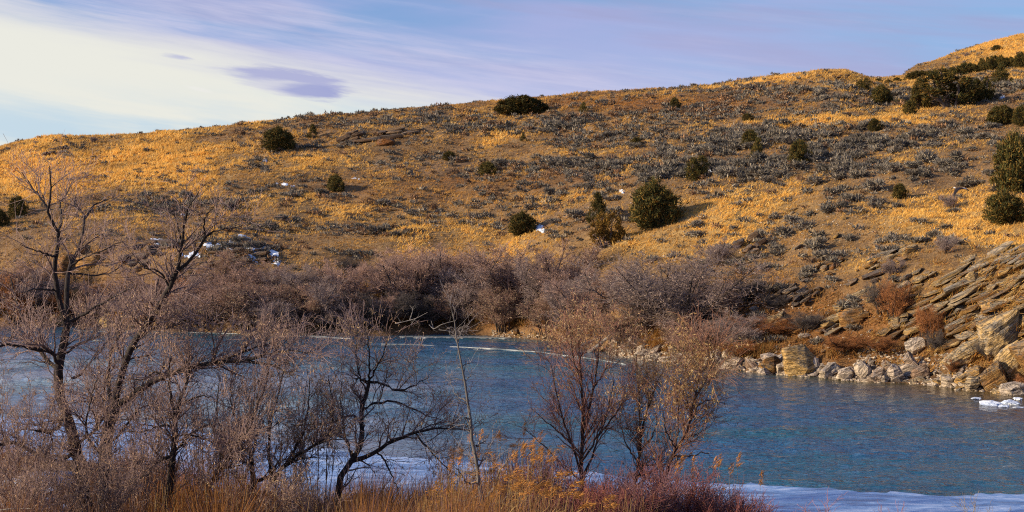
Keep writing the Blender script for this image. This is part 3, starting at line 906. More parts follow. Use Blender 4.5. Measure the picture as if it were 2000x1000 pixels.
outcrop('long flat-layered rock ledge below the skyline', (740, 275), [(690, 275), (730, 258), (800, 252), (835, 252), (830, 266), (770, 268), (745, 282), (700, 284)],
        3, (5, 9), (22, 60), SLAB['dark'], depth=(1.0, 2.0), fill=0.85, out=1.3, lift=0.55, name='rock_ledge', cat='rock ledge')
oc_r = outcrop('broken slanting rock ledge with dark faces right of the broad juniper', (670, 282), [(645, 287), (655, 272), (690, 262), (715, 262), (700, 285), (665, 290)],
        22, (6, 11), (16, 36), SLAB['dark'], depth=(0.8, 1.4), fill=0.85, out=1.2, lift=0.6, name='rock_ledge', cat='rock ledge')
boulder(752, 284, 40, 16, None, M_orange, 341, oc_r, .1, 'block')
outcrop('low dark boulder row on the grassy left crest', (105, 300), [(74, 306), (85, 296), (140, 286), (145, 292), (100, 304)], 12, (5, 8), (8, 20), SLAB['dark'], depth=(0.6, 1.0), fill=0.75, out=0.9, lift=0.5, name='rock_row', cat='rocks', nm='stone')
outcrop('jagged dark rocks on the skyline left of the rounded hilltop', (1455, 174), [(1400, 180), (1440, 170), (1500, 166), (1520, 168), (1480, 176), (1420, 182)], 8, (5, 8), (8, 22), SLAB['dark'], depth=(0.6, 1.2), fill=0.7, out=0.9, lift=0.5, name='rock_row', cat='rocks', nm='stone')
outcrop('dark rocks along the far rounded hilltop', (1660, 153), [(1610, 154), (1640, 149), (1690, 152), (1690, 157), (1640, 156)], 0, (4, 6), (8, 16), SLAB['dark'], depth=(0.6, 1.0), fill=0.6, out=0.8, lift=0.5, name='rock_row', cat='rocks', nm='stone')
outcrop('brown rocky patch in the golden grass below the right ridge', (1625, 226), [(1600, 228), (1620, 217), (1636, 220), (1632, 232), (1610, 234)], 5, (4, 7), (8, 18), SLAB['orange'], depth=(0.6, 1.0), fill=0.75, out=0.8, lift=0.5, name='rock_row', cat='rocks', nm='stone')
outcrop('small tilted slabs in the yellow grass below the lone small juniper', (1585, 480), [(1545, 478), (1580, 462), (1625, 452), (1640, 462), (1600, 480), (1560, 492)], 26, (5, 9), (14, 40), SLAB['sand'], depth=(0.7, 1.2), fill=0.6, out=0.7, lift=0.4)
outcrop('half-buried grey ledges in the middle of the rusty slope', (1560, 585), [(1500, 580), (1540, 555), (1590, 545), (1600, 575), (1560, 600), (1515, 600)], 24, (5, 10), (14, 36), SLAB['dark'], depth=(0.7, 1.2), fill=0.6, out=0.7, lift=0.4)
outcrop('tilted brown slabs just right of the dark shrub hollow', (1500, 640), [(1455, 645), (1480, 615), (1530, 600), (1550, 618), (1520, 645), (1475, 660)], 25, (5, 11), (16, 44), SLAB['sand'], depth=(0.8, 1.3), fill=0.6, out=0.8, lift=0.3)
outcrop('row of rusty slabs left of the jutting grey ledge', (1590, 640), [(1560, 650), (1575, 625), (1608, 612), (1615, 640), (1590, 662)], 24, (6, 11), (16, 40), SLAB['orange'], depth=(0.8, 1.3), fill=0.7, out=0.8, lift=0.3)
outcrop('broken ledge under the scattered flat ledges', (1690, 550), [(1650, 555), (1680, 535), (1725, 525), (1735, 542), (1700, 562), (1660, 568)], 25, (5, 11), (18, 48), SLAB['dark'], depth=(0.8, 1.4), fill=0.7, out=0.8, lift=0.35)
outcrop('stepped pale slabs between the jutting ledge and the big outcrop', (1770, 560), [(1740, 570), (1760, 545), (1800, 525), (1825, 530), (1800, 560), (1760, 585)], 27, (5, 10), (18, 50), SLAB['sand'], depth=(0.9, 1.5), fill=0.8, out=0.8, lift=0.3)
outcrop('low slabs poking out of the rust brush above the rubble', (1750, 640), [(1715, 650), (1740, 622), (1790, 610), (1800, 632), (1760, 665)], 25, (6, 11), (16, 44), SLAB['sand'], depth=(0.9, 1.4), fill=0.75, out=0.8, lift=0.3)
# -- orange bluff on the left behind the foreground tree
bl = thing('rock_bluff', 'crumbling orange bluff behind the big leaning bare trees', 'bluff', hit(220, 560)[0])
bedded(bl, [(120, 520), (150, 480), (240, 470), (260, 500), (225, 560), (215, 600), (120, 580)], math.radians(4), (16, 34), (20, 46), SLAB['orange'], (1.0, 2.0), 0.75, 'block', 0.9, 3)
bl2 = thing('rock_bluff', 'orange eroded rock face with a dark overhang under the snow patches', 'bluff', hit(370, 560)[0])
bedded(bl2, [(320, 545), (345, 510), (390, 515), (400, 560), (385, 610), (330, 580)], math.radians(10), (16, 30), (18, 44), SLAB['orange'], (1.0, 1.8), 0.6, 'block', 0.8, 3)
bedded(bl, [(235, 505), (250, 480), (300, 478), (300, 520), (260, 530)], math.radians(6), (12, 22), (24, 46), SLAB['dark'], (1.2, 2.0), 0.6, 'block', 0.9, 3)

outcrop('dark broken ledges among the snow patches on the left', (440, 520), [(395, 520), (420, 492), (520, 478), (545, 500), (520, 530), (430, 545)], 8, (6, 13), (14, 40), SLAB['dark'], depth=(0.8, 1.5), fill=0.65, out=0.9, lift=0.4)
outcrop('dark ledge beneath the snow streak above the orange bluff', (300, 490), [(255, 492), (275, 474), (345, 474), (352, 490), (310, 502)], 4, (6, 12), (18, 44), SLAB['dark'], depth=(0.8, 1.4), fill=0.8, out=0.9, lift=0.4)
# -- shoreline boulders with looks of their own
for (x, y, ww, hh, lab, mt, sd, dp) in [
        (1568, 733, 74, 62, 'large pale boulder with a yellow top at the waterline', M_sand, 401, .15),
        (1507, 730, 48, 34, 'rounded tan boulder left of the large pale one at the waterline', M_sand, 402, .1),
        (1620, 737, 46, 26, 'grey slanting boulder just right of the large pale one', M_grey, 403, .4),
        (1688, 742, 30, 40, 'tall grey wedge-shaped boulder in the riprap', M_grey, 404, .9),
        (1748, 745, 36, 34, 'grey cracked boulder standing at the water right of the wedge-shaped one', M_grey, 405, .3),
        (1785, 726, 30, 40, 'pale leaning boulder below the rust-coloured bush', M_grey, 406, .8),
        (1800, 738, 40, 26, 'bluish grey boulder low by the water below the leaning one', M_grey, 407, .5),
        (1790, 694, 46, 34, 'pointed grey boulder at the foot of the rust-coloured bush', M_grey, 408, .5),
        (1985, 775, 60, 30, 'flat pale stone at the water edge under the big outcrop', M_grey, 409, .15),
        (210, 640, 46, 30, 'pale boulder on the far bank seen between the bare trees', M_sand, 410, .1),
        (118, 638, 46, 26, 'low pale boulder left on the far bank behind the main trunk', M_sand, 411, .1),
        (1436, 722, 40, 24, 'pale flat boulder at the water right of the round thicket foot', M_grey, 413, .2),
        (1256, 700, 34, 18, 'long pale boulder near the start of the riprap', M_grey, 414, .3), (1345, 712, 38, 18, 'low tan boulder at the water below the round thicket', M_grey, 415, .2),
        (1655, 741, 40, 22, 'pale low boulder between the slanting and the wedge-shaped ones', M_grey, 416, .3), (1718, 745, 34, 28, 'blocky pale boulder between the wedge-shaped and the cracked ones', M_grey, 417, .5),
        (1310, 672, 22, 18, 'pale stone above the riprap below the round bare thicket', M_grey, 412, .3)]:
    boulder(x, y, ww, hh, lab, mt, sd, None, dp)
# -- riprap along the shore and loose stones on the slope
SHORE = [(1310, 665, 'pale stone under the round thicket'), (1240, 700, 'start of the riprap'), (1505, 715, 'rounded tan boulder'), (1568, 705, 'large pale boulder'), (1620, 725, 'grey slanting boulder'), (1688, 722, 'wedge-shaped grey boulder'),
         (1748, 728, 'cracked grey boulder'), (1785, 706, 'pale leaning boulder'), (1800, 730, 'low bluish grey boulder'), (1790, 680, 'pointed grey boulder'), (1985, 765, 'flat stone under the outcrop'), (1895, 740, 'undercut outcrop blocks'),
         (1440, 715, 'low rust brush by the riprap'), (1375, 700, 'foot of the round bare thicket'), (1000, 650, 'middle of the far thicket'), (1110, 665, 'dark gap in the thicket'), (1160, 680, 'fallen pale log'), (210, 630, 'pale boulder on the far bank'),
         (118, 630, 'low pale boulder on the left far bank'), (350, 640, 'pinkish shrub at the water'), (1660, 610, 'jutting grey rock ledge'), (1465, 480, 'broken dark blocks'), (1620, 515, 'orange-stained ledge'), (1730, 500, 'scattered sandstone ledges'),
         (1372, 458, 'heap of tilted stones'), (1500, 660, 'rusty brush above the tan boulder'), (1280, 440, 'biggest dense juniper'), (1570, 650, 'dusky shrub above the pale boulder'), (1850, 730, 'rust tuft in the rubble'), (1550, 560, 'middle of the rusty slope')]
SHX = np.array([[q[0], q[1]] for q in SHORE], float)
USED = set()
def once(make, tries=9):
    """the first wording that no other thing carries yet"""
    for k in range(tries):
        s = make(k)
        if s not in USED and len(s.split()) <= 16: break
    USED.add(s)
    return s
def nearby(px, py, L=None, X=None, k=0):
    L = L or SHORE; X = SHX if X is None else X
    d = np.hypot(X[:, 0] - px, (X[:, 1] - py) * 1.3)
    i = int(np.argsort(d)[k]); dx, dy = px - X[i, 0], py - X[i, 1]
    rel = ('right of' if dx > 0 else 'left of') if abs(dx) > abs(dy) * 1.2 else ('below' if dy > 0 else 'above')
    if 0.4 < abs(dx) / (abs(dy) + 1e-6) < 2.5: rel = ('below' if dy > 0 else 'above') + ' and ' + ('right of' if dx > 0 else 'left of')
    return ('close ' if d[i] < 25 else '') + rel + ' the ' + L[i][2]
stone_n = 0
gravel = Geo()
HV = []
for me in STONE:
    V = np.array([v.co[:] for v in me.vertices]); T_ = np.array([p.vertices[:] for p in me.polygons])
    HV.append((V, T_))
def stones(n, pxr, band, size, tone, group, meshes, flat=0.6, power=1.0, many=0):
    global stone_n
    for part, cnt in (('own', n), ('rest', many)):
        px = U(*pxr, cnt)
        wl = np.interp(px, cpx, wl_px)
        py = wl - band[0] - (band[1] - band[0]) * U(0, 1, cnt) ** power
        if cnt == 0: continue
        P = hit(px, py)
        for p, x, y in zip(P, px, py):
            if part == 'own':
                s = U(*size) * (0.55 + 0.9 * U(0, 1) ** 2) * mpp(p)
                sc = (s * U(0.9, 1.5), s * U(0.7, 1.1), s * U(0.5, 0.95) * (flat / 0.6)); rt = (U(-.4, .4), U(-.7, .4), U(0, 6.28))
                shape = 'flat' if sc[2] < .55 * sc[0] else ('long' if sc[0] > 1.3 * s else 'blocky')
                if rt[1] < -.42: shape = 'slanting ' + shape
                big = 'large ' if s > .62 else ('small ' if s < .34 else '')
                o = link('stone', pick(meshes), None, p + np.array([0, 0, s * 0.12]), None, once(lambda q: f'{big}{shape} {tone} stone {nearby(x, y, k=q)}'), 'stone', group)
                o.scale = sc; o.rotation_euler = rt
                stone_n += 1
            else:
                s = U(size[0] * .35, size[0] * .85) * mpp(p)
                V, T_ = HV[int(rng.integers(0, len(HV)))]
                R_ = np.array(Matrix.Rotation(U(0, 6.28), 3, 'Z') @ Matrix.Rotation(U(-.5, .5), 3, 'X'))
                gravel.put((V * np.array([1.2, .9, .6]) * s) @ R_.T + p, tris=T_)
stones(62, (1190, 1420), (-1, 30), (16, 30), 'pale', 'riprap stones under the round bare thicket', STONE, 0.6, 1.3, 260)
stones(66, (1405, 1720), (-1, 26), (14, 28), 'grey', 'riprap stones around the large pale boulder', STONE, 0.6, 1.4, 420)
stones(60, (1680, 1900), (-1, 66), (12, 28), 'grey', 'rubble stones below the rust-coloured bush', STONE, 0.6, 1.3, 420)
stones(26, (1780, 2060), (-3, 12), (12, 26), 'tan', 'flat stones under the big outcrop', STONE_S, 0.45, 1.0, 160)
stones(26, (960, 1220), (0, 12), (8, 15), 'tan', 'small shore stones below the thicket', STONE_S, 0.45, 1.0, 220)
stones(14, (20, 420), (0, 8), (8, 17), 'tan', 'small shore stones behind the leaning trees', STONE_S, 0.5, 1.0, 120)
stones(28, (1400, 1720), (35, 150), (9, 20), 'grey', 'loose stones on the rusty slope', STONE, 0.5, 1.0, 160)
stones(28, (1230, 1760), (150, 330), (8, 16), 'pale', 'loose stones in the yellow grass', STONE_S, 0.5, 1.0, 260)
stones(0, (420, 700), (0, 6), (7, 12), 'tan', '', STONE_S, 0.5, 1.0, 200)
link('shore_gravel', gravel.mesh('shore_gravel', M_grey), kind='stuff', label='small rubble and pebbles between the shore stones', cat='gravel')

# ------------------------------------------------------------------ junipers
JC = np.array([[0.070, 0.068, 0.020], [0.125, 0.088, 0.022], [0.040, 0.044, 0.018], [0.19, 0.105, 0.022]])
def juniper_mesh(seed, shape, dens=1.0, brown=0.0):
    """crown of radius 0.5, height 1, made of many upward sprays in clumps; returns (trunk mesh, crown mesh)"""
    global rng
    keep = rng; rng = np.random.default_rng(seed)
    g = Geo(); tr = Geo()
    lobes = []
    if shape == 'cone': lobes = [(0, 0, 0.06, 0.5, 0.94)]
    elif shape == 'round': lobes = [(0, 0, 0.0, 0.50, 0.95), (0.16, 0.1, 0.0, 0.32, 0.8), (-0.18, -0.08, 0.0, 0.30, 0.86)]
    elif shape == 'twin': lobes = [(-0.22, 0, 0.0, 0.30, 0.92), (0.2, 0.05, 0.0, 0.30, 1.0), (0.0, -0.1, 0, 0.3, 0.6)]
    elif shape == 'wide': lobes = [(x, y, 0.0, 0.22, h) for x, y, h in [(-0.36, 0, .72), (-0.2, .1, .93), (-0.02, -.1, 1.0), (0.16, .05, .98), (0.33, -.05, .8), (0.42, .1, .55), (-.1, .2, .8)]]
    elif shape == 'loose': lobes = [(x, y, z, r, h) for x, y, z, r, h in [(-0.30, 0, .35, .2, .4), (-.12, .1, .55, .2, .42), (.12, -.08, .5, .22, .45), (.32, .05, .2, .18, .4), (0.0, .15, .2, .2, .35), (-.4, -.1, .1, .14, .3), (.2, 0, .1, .2, .3)]]
    for (x, y, z, r, h) in lobes:
        K = int(46 * dens * (r / 0.4) + 8)
        u = U(0, 1, K); th = U(0, 6.283, K)
        zz = z + h * (0.04 + 0.94 * u)
        prof = np.sin(np.pi * np.clip(0.16 + 0.84 * u, 0, 1)) ** 0.65 if shape != 'cone' else (1.03 - u) ** 0.85
        rr = r * prof * U(0.5, 1.12, K)
        cx = x + rr * np.cos(th); cy = y + rr * np.sin(th)
        for k in range(K):
            n = int(U(34, 60))
            cr = U(0.05, 0.13) * (0.75 + 0.5 * r / 0.4)
            dv = norm(rng.normal(size=(n, 3)) * .85 + np.array([0, 0, 0.8]) + 0.5 * np.array([math.cos(th[k]), math.sin(th[k]), 0]))
            pos = np.array([cx[k], cy[k], zz[k]]) + norm(rng.normal(size=(n, 3))) * cr * U(0.2, 0.9, n)[:, None] * np.array([1, 1, 1.15])
            ci = np.where(U(0, 1, n) < 0.12 + brown, 3, rng.integers(0, 3, n))
            shards(g, pos, dv, U(0.05, 0.13, n), U(0.016, 0.032, n), JC[ci] * U(0.7, 1.25, (n, 1)))
        base = np.array([x * 0.25, y * 0.25, -0.05])
        P = spline([base, base + np.array([x * 0.3, y * 0.3, 0.2]), [x, y, z + h * 0.55], [x * 1.05, y, z + h * 0.9]], 7)[None]
        tubes(tr, P, np.linspace(0.035, 0.006, 7)[None], 5, (0.20, 0.15, 0.11))
        B, Rb = sprout(P, np.linspace(0.03, 0.008, 7)[None], 16, 0.2, 0.95, (0.5, 1.2), (0.15, 0.3), 0.3, 4, 0.2, 0.5)
        tubes(tr, B, Rb, 3, (0.22, 0.17, 0.13))
    rng = keep
    return tr.mesh('trunk', M_bark), g.mesh('crown', M_juniper)
JUN = {k: [juniper_mesh(500 + 10 * i + j, k, d, b) for j in range(2)] for i, (k, d, b) in enumerate([('cone', 1.1, 0), ('round', 1.1, 0), ('twin', 1.2, 0), ('wide', 1.15, 0), ('loose', 0.55, .05)])}
JUN['sparse'] = [juniper_mesh(595, 'loose', 0.26, 0.05)]
JUN['brown'] = [juniper_mesh(590, 'loose', 0.38, 0.75)]
JUN['dense'] = [juniper_mesh(592, 'round', 1.7, 0), juniper_mesh(593, 'twin', 1.7, 0)]
def juniper(px, py, wd, ht, shape, label, group=None, y=None):
    p = hit(px, py)[0]
    k = mpp(p)
    r = thing('juniper', label, 'juniper', p - np.array([0, 0, 0.05 * ht * k]), group, U(-0.5, 0.5), (wd * k, wd * k * U(0.8, 1.0), ht * k * 1.05))
    t, c = pick(JUN[shape])
    link('trunk', t, r); link('crown', c, r)
    return r
for j in [(35, 424, 36, 42, 'round', 'small round juniper on a visible trunk at the left side of the slope'),
          (-2, 442, 40, 34, 'round', 'dark juniper half cut off at the left below the one on a trunk'),
          (545, 294, 64, 46, 'dense', 'broad dark juniper near the ridge left of the slanting rock ledge'),
          (611, 271, 25, 27, 'cone', 'small upright juniper just behind the broad one near the ridge'),
          (656, 373, 34, 33, 'round', 'bushy brown-green juniper standing alone below the rock ledges'),
          (1020, 224, 90, 37, 'wide', 'wide flat-topped juniper clump breaking the middle of the skyline'),
          (1140, 220, 21, 20, 'cone', 'small cone-shaped juniper right of the wide skyline clump'),
          (953, 343, 36, 28, 'round', 'round juniper in the sagebrush on the middle slope, right of a lower one'),
          (878, 313, 30, 18, 'round', 'low dark juniper mound left of a taller round one on the middle slope'),
          (1022, 459, 54, 46, 'dense', 'juniper beside a snow patch just above the bare thicket'),
          (1168, 438, 48, 58, 'cone', 'pointed dark juniper standing behind the half-dead brown one'),
          (1186, 482, 72, 66, 'brown', 'half-dead brown see-through juniper above the round bare thicket'),
          (1280, 442, 92, 90, 'dense', 'biggest dense juniper in the middle of the slope'),
          (1363, 351, 48, 46, 'twin', 'twin-topped juniper up the slope behind the biggest one'),
          (1466, 289, 36, 36, 'round', 'rounded juniper touching a darker pointed one on the upper right slope'),
          (1479, 316, 30, 46, 'cone', 'dark pointed juniper touching a rounded one on the upper right slope'),
          (1562, 319, 42, 46, 'round', 'lone egg-shaped juniper in grey sagebrush on the right slope'),
          (1722, 204, 42, 38, 'dense', 'dense globe-shaped juniper below the rounded hilltop'),
          (1708, 257, 32, 26, 'round', 'small juniper at the end of the bright yellow grass strip'),
          (1318, 213, 22, 23, 'round', 'small dark juniper just below the middle right skyline'),
          (1243, 285, 24, 17, 'round', 'tiny low juniper among sagebrush left of the upper right slope'),
          (1022, 276, 15, 15, 'cone', 'tiny dark juniper below the wide skyline clump'),
          (1686, 176, 26, 22, 'twin', 'small twin-topped juniper under the far rounded hilltop'),
          (1800, 214, 40, 60, 'loose', 'narrow loose juniper at the left of the sprawling pale-trunked clump'),
          (1858, 208, 120, 80, 'sparse', 'sprawling open juniper with pale bare trunks showing'),
          (1918, 198, 46, 46, 'dense', 'compact dark juniper at the right of the sprawling pale-trunked clump'),
          (1778, 222, 30, 26, 'round', 'low juniper in front of the narrow loose one'),
          (1958, 242, 52, 36, 'wide', 'low spreading juniper near the right edge above the biggest dark one'),
          (1996, 244, 40, 38, 'round', 'rounded juniper at the right edge beside the low spreading one'),
          (1758, 387, 28, 29, 'round', 'small round juniper alone in yellow grass left of the flying bird'),
          (1982, 372, 84, 112, 'dense', 'tall dark juniper cut by the right edge of the slope'),
          (1964, 434, 76, 62, 'dense', 'broad low juniper under the tall dark one at the right edge'),
          (1955, 170, 42, 46, 'cone', 'leaning green juniper below the long juniper row at top right'),
          (1947, 99, 20, 11, 'round', 'dark low juniper high on the golden hill at top right'),
          (1460, 236, 22, 15, 'round', 'dark low juniper in the golden hollow of the upper slope'),
          (1996, 132, 34, 30, 'round', 'dark juniper at the right end of the long juniper row'),
          (1778, 292 - 80, 14, 12, 'round', 'tiny juniper peeking over the low one by the narrow loose juniper')]:
    juniper(*j)
ORD = 'first second third fourth fifth sixth seventh eighth ninth tenth eleventh twelfth thirteenth fourteenth fifteenth sixteenth seventeenth eighteenth nineteenth twentieth twenty-first twenty-second twenty-third twenty-fourth'.split()
for i in range(24):
    f = i / 23.0
    x = 1772 + 218 * f + U(-3, 3)
    juniper(x, 157 - 28 * f + U(-1, 3), U(16, 27), U(11, 20) + 9 * math.exp(-((f - .75) / .2) ** 2), pick(['round', 'twin', 'dense', 'cone']), f'{ORD[i]} juniper from the left in the long row under the golden hill', 'junipers in the long row')
for o_, (x, y, a, b) in zip(['rightmost', 'second from right', 'second from left', 'leftmost'], [(1752, 160, 16, 9), (1735, 163, 14, 8), (1716, 161, 14, 8), (1700, 164, 10, 6)]):
    juniper(x, y, a, b, 'round', f'{o_} tiny juniper in the dip left of the long juniper row', 'tiny junipers in the dip')

# ------------------------------------------------------------------ sagebrush
SC = np.array([[0.21, 0.185, 0.155], [0.165, 0.155, 0.14], [0.33, 0.28, 0.21], [0.095, 0.09, 0.08]])
def sage_geo(n, seed, L=(0.10, 0.2), W=(0.025, 0.055)):
    r0 = np.random.default_rng(seed)
    K = 9
    th = r0.uniform(0, 6.283, K); rr = 0.33 * np.sqrt(r0.uniform(0, 1, K))
    cc = np.stack([rr * np.cos(th), rr * np.sin(th), r0.uniform(0.16, 0.32, K)], 1)
    k = r0.integers(0, K, n)
    d = norm(r0.normal(size=(n, 3)) + np.array([0, 0, 0.75]))
    pos = cc[k] + d * 0.13 * np.array([1.1, 1.1, 0.9]) * r0.uniform(0.15, 1, n)[:, None]
    pos[:, 2] = np.maximum(pos[:, 2] - 0.05, 0.0)
    c = SC[r0.integers(0, 4, n)] * r0.uniform(0.75, 1.2, (n, 1))
    return pos, norm(d + np.array([0, 0, 0.3])), r0.uniform(*L, n), r0.uniform(*W, n), c
def sage_mesh(seed):
    g = Geo()
    pos, d, L, W, c = sage_geo(420, seed)
    shards(g, pos, d, L, W, c)
    th = U(0, 6.283, 26)
    tip = np.stack([0.34 * np.cos(th), 0.34 * np.sin(th), U(0.15, 0.4, 26)], 1)
    P = np.stack([np.zeros((26, 3)), tip * np.array([.5, .5, .62]), tip], 1)
    tubes(g, P, np.tile([0.018, 0.01, 0.004], (26, 1)), 3, (0.12, 0.095, 0.08))
    return g.mesh('sagebrush', M_sage)
SAGEM = [sage_mesh(700 + i) for i in range(8)]
LAND = [(35, 420, 'small round juniper on a trunk'), (545, 290, 'broad dark juniper near the ridge'), (611, 270, 'small upright ridge juniper'), (656, 370, 'bushy brown-green juniper'),
        (1020, 222, 'wide skyline juniper clump'), (1140, 220, 'small cone-shaped juniper'), (953, 342, 'round mid-slope juniper'), (878, 313, 'low dark juniper mound'), (1022, 457, 'juniper by the snow patch'),
        (1186, 470, 'half-dead brown juniper'), (1280, 440, 'biggest dense juniper'), (1363, 350, 'twin-topped juniper'), (1475, 305, 'pair of touching junipers'), (1562, 318, 'egg-shaped juniper'),
        (1722, 203, 'globe-shaped juniper'), (1708, 256, 'juniper by the yellow strip'), (1758, 386, 'small lone juniper left of the bird'), (1882, 370, 'flying bird'), (1984, 370, 'tall juniper at the right edge'),
        (1964, 432, 'broad low juniper at the right edge'), (1900, 500, 'top of the big sandstone outcrop'), (1660, 610, 'jutting grey rock ledge'), (1465, 480, 'broken dark blocks'), (1620, 515, 'orange-stained ledge'),
        (1730, 500, 'scattered flat sandstone ledges'), (1372, 458, 'heap of pale tilted stones'), (740, 270, 'long layered rock ledge'), (480, 490, 'snow patches'), (100, 300, 'boulder row on the left crest'), (220, 540, 'orange bluff'),
        (370, 550, 'overhanging orange rock face'), (800, 490, 'dark bushes over the thicket'), (1330, 590, 'round bare thicket'), (1568, 720, 'large pale boulder'), (1850, 690, 'undercut slab by the water'), (1000, 560, 'middle of the bare thicket')]
LX = np.array([[a, b] for a, b, c in LAND], float)
def whereabouts(px, py, k=0):
    d = np.hypot(LX[:, 0] - px, (LX[:, 1] - py) * 1.6)
    i = int(np.argsort(d)[k])
    dx, dy = px - LX[i, 0], py - LX[i, 1]
    far = '' if d[i] < 45 else ('well ' if d[i] > 110 else '')
    rel = ('right of' if dx > 0 else 'left of') if abs(dx) > abs(dy) * 1.3 else ('below' if dy > 0 else 'above')
    if d[i] < 45: rel = 'close ' + rel if rel in ('below', 'above') else 'just ' + rel
    return far + rel + ' the ' + LAND[i][2]

wS = np.clip(TS[:-1, :-1], 0.02, 1) ** 1.2 + 0.17
band_ = fbm(TX[:-1, :-1] / 11.0, TY[:-1, :-1] / 3.6 + TX[:-1, :-1] / 30.0, 0, 3, 47)
wS = wS * (0.25 + 1.5 * sstep(band_, 0.42, 0.60))
wS = wS * (CPY < np.interp(CPX, [0, 400, 700, 1000, 1200, 1450, 2000], [560, 560, 540, 520, 560, 690, 640]))
SP, sj, si = scatter(19000, wS)
sd = np.hypot(SP[:, 0], SP[:, 1])
spx, spy = to_px(SP)
size = (0.45 + 1.15 * U(0, 1, len(SP)) ** 1.6) * np.where(U(0, 1, len(SP)) < 0.2, 1.35, 1.0) * np.clip(0.72 + 0.4 * TS[sj, si], 0.7, 1.1)
vis = (spx > -40) & (spx < 2040)
order = np.argsort(-np.where(vis, size / SP[:, 1], 0))
big_i = order[:285]
tone = ['pale grey', 'grey', 'dusky grey-brown']
for i in big_i:
    t = int(rng.integers(0, 3))
    s = size[i]
    adj = 'wide' if s > 1.5 else ('rounded' if s > 1.15 else 'small')
    o = link('sagebrush', pick(SAGEM), None, SP[i] - np.array([0, 0, 0.06]), None, once(lambda q: f'{adj} {tone[t]} sagebrush {whereabouts(spx[i], spy[i], q)}'), 'sagebrush', 'sagebrush dotted over the slope')
    o.rotation_euler = (0, 0, U(0, 6.28))
    o.scale = (s * U(.9, 1.3), s * U(.9, 1.2), s * U(0.8, 1.15))
g = Geo()
proto = [sage_geo(56 if i < 8 else 28, 760 + i, (0.14, 0.27), (0.06, 0.12) if i < 8 else (0.09, 0.17)) for i in range(16)]
for i in order[285:]:
    pos, d, L, W, c = proto[int(rng.integers(0, 8)) if size[i] > .95 else int(rng.integers(8, 16))]
    a = U(0, 6.28); ca, sa = math.cos(a), math.sin(a)
    Rz = np.array([[ca, -sa, 0], [sa, ca, 0], [0, 0, 1]])
    s = size[i] * np.array([1.1, 1.1, U(.75, 1.05)])
    shards(g, (pos @ Rz.T) * s + SP[i] - np.array([0, 0, 0.08]), (d @ Rz.T), L * size[i], W * size[i], c * U(0.7, 1.2) * (np.array([1.25, .85, .6]) if U(0, 1) < .16 + .5 * TR[sj[i], si[i]] else 1))
link('sagebrush_cover', g.mesh('sagebrush_cover', M_sage), kind='stuff', label='grey sagebrush scattered thickly over the far slope', cat='sagebrush')

# ------------------------------------------------------------------ dry grass on the far slope
wG = np.clip(0.6 + 0.9 * TG[:-1, :-1] - 0.25 * TS[:-1, :-1], 0.08, 1.2) * (CPY > 0)
near_k = np.clip(110.0 / TY[:-1, :-1], 0.35, 1.6) ** 1.0
GP, gj, gi = scatter(165000, wG * near_k)
n = len(GP)
nz1 = fbm(GP[:, 0] / 3.0, GP[:, 1] / 6.0, 0, 3, 55)[:, None]
gold, pale, brn, rus = np.array([.84, .50, .12]), np.array([.88, .66, .28]), np.array([.33, .19, .08]), np.array([.40, .165, .04])
mixg = np.clip(TG[gj, gi][:, None] * 0.9 + (nz1 - 0.5) * 1.7 + 0.30, 0, 1)
gcol = brn + mixg * (gold - brn)
gcol = gcol + (U(0, 1, (n, 1)) < 0.25) * mixg * 0.6 * (pale - gcol)
gcol = gcol + 0.85 * TR[gj, gi][:, None] * (rus - gcol)
gcol = gcol * U(0.86, 1.08, (n, 1))
hgt = (0.18 + 0.26 * mixg[:, 0] * U(0.5, 1, n)) * np.clip(GP[:, 1] / 110.0, 0.75, 1.5)
g = Geo()
wind = np.array([0.5, -0.1, 0.8])
for b in range(4):
    d = norm(wind + rng.normal(size=(n, 3)) * np.array([0.55, 0.55, 0.25]))
    off = rng.normal(size=(n, 3)) * np.array([0.13, 0.13, 0.0])
    shards(g, GP + off - np.array([0, 0, 0.04]), d, hgt * U(0.7, 1.2, n), 0.085 * np.clip(GP[:, 1] / 100.0, 0.6, 1.8), gcol * U(0.92, 1.06, (n, 1)))
link('dry_grass', g.mesh('dry_grass', M_grass), kind='stuff', label='golden dry grass covering the far slope', cat='grass')

# ------------------------------------------------------------------ snow patches left in the hollows
def snow(px, py, wpx, hpx, label):
    """a thin drift that follows the ground"""
    n, m = 25, 11
    a, b = np.meshgrid(np.linspace(-1, 1, n), np.linspace(-1, 1, m))
    P = hit((px + a * wpx / 2).ravel(), (py - b * hpx / 2 + a * hpx * 0.25).ravel()).reshape(m, n, 3)
    nn = fbm(P[..., 0] * 1.4, P[..., 1] * 0.8, 0, 3, int(px))
    hgt = 0.10 * (1 - np.hypot(a, b) * 1.02) + 0.8 * (nn - 0.52)
    P = P + np.stack([0 * hgt, 0 * hgt, np.clip(hgt, -0.4, 0.12) + 0.06], -1)
    ix = np.arange(m * n).reshape(m, n)
    Q = np.stack([ix[:-1, :-1], ix[:-1, 1:], ix[1:, 1:], ix[1:, :-1]], -1)
    c = P.reshape(-1, 3).mean(0)
    link('snow_patch', Geo().put(P.reshape(-1, 3), quads=Q).mesh('snow_patch', M_snow, c, True), None, c, None, label, 'snow patch')
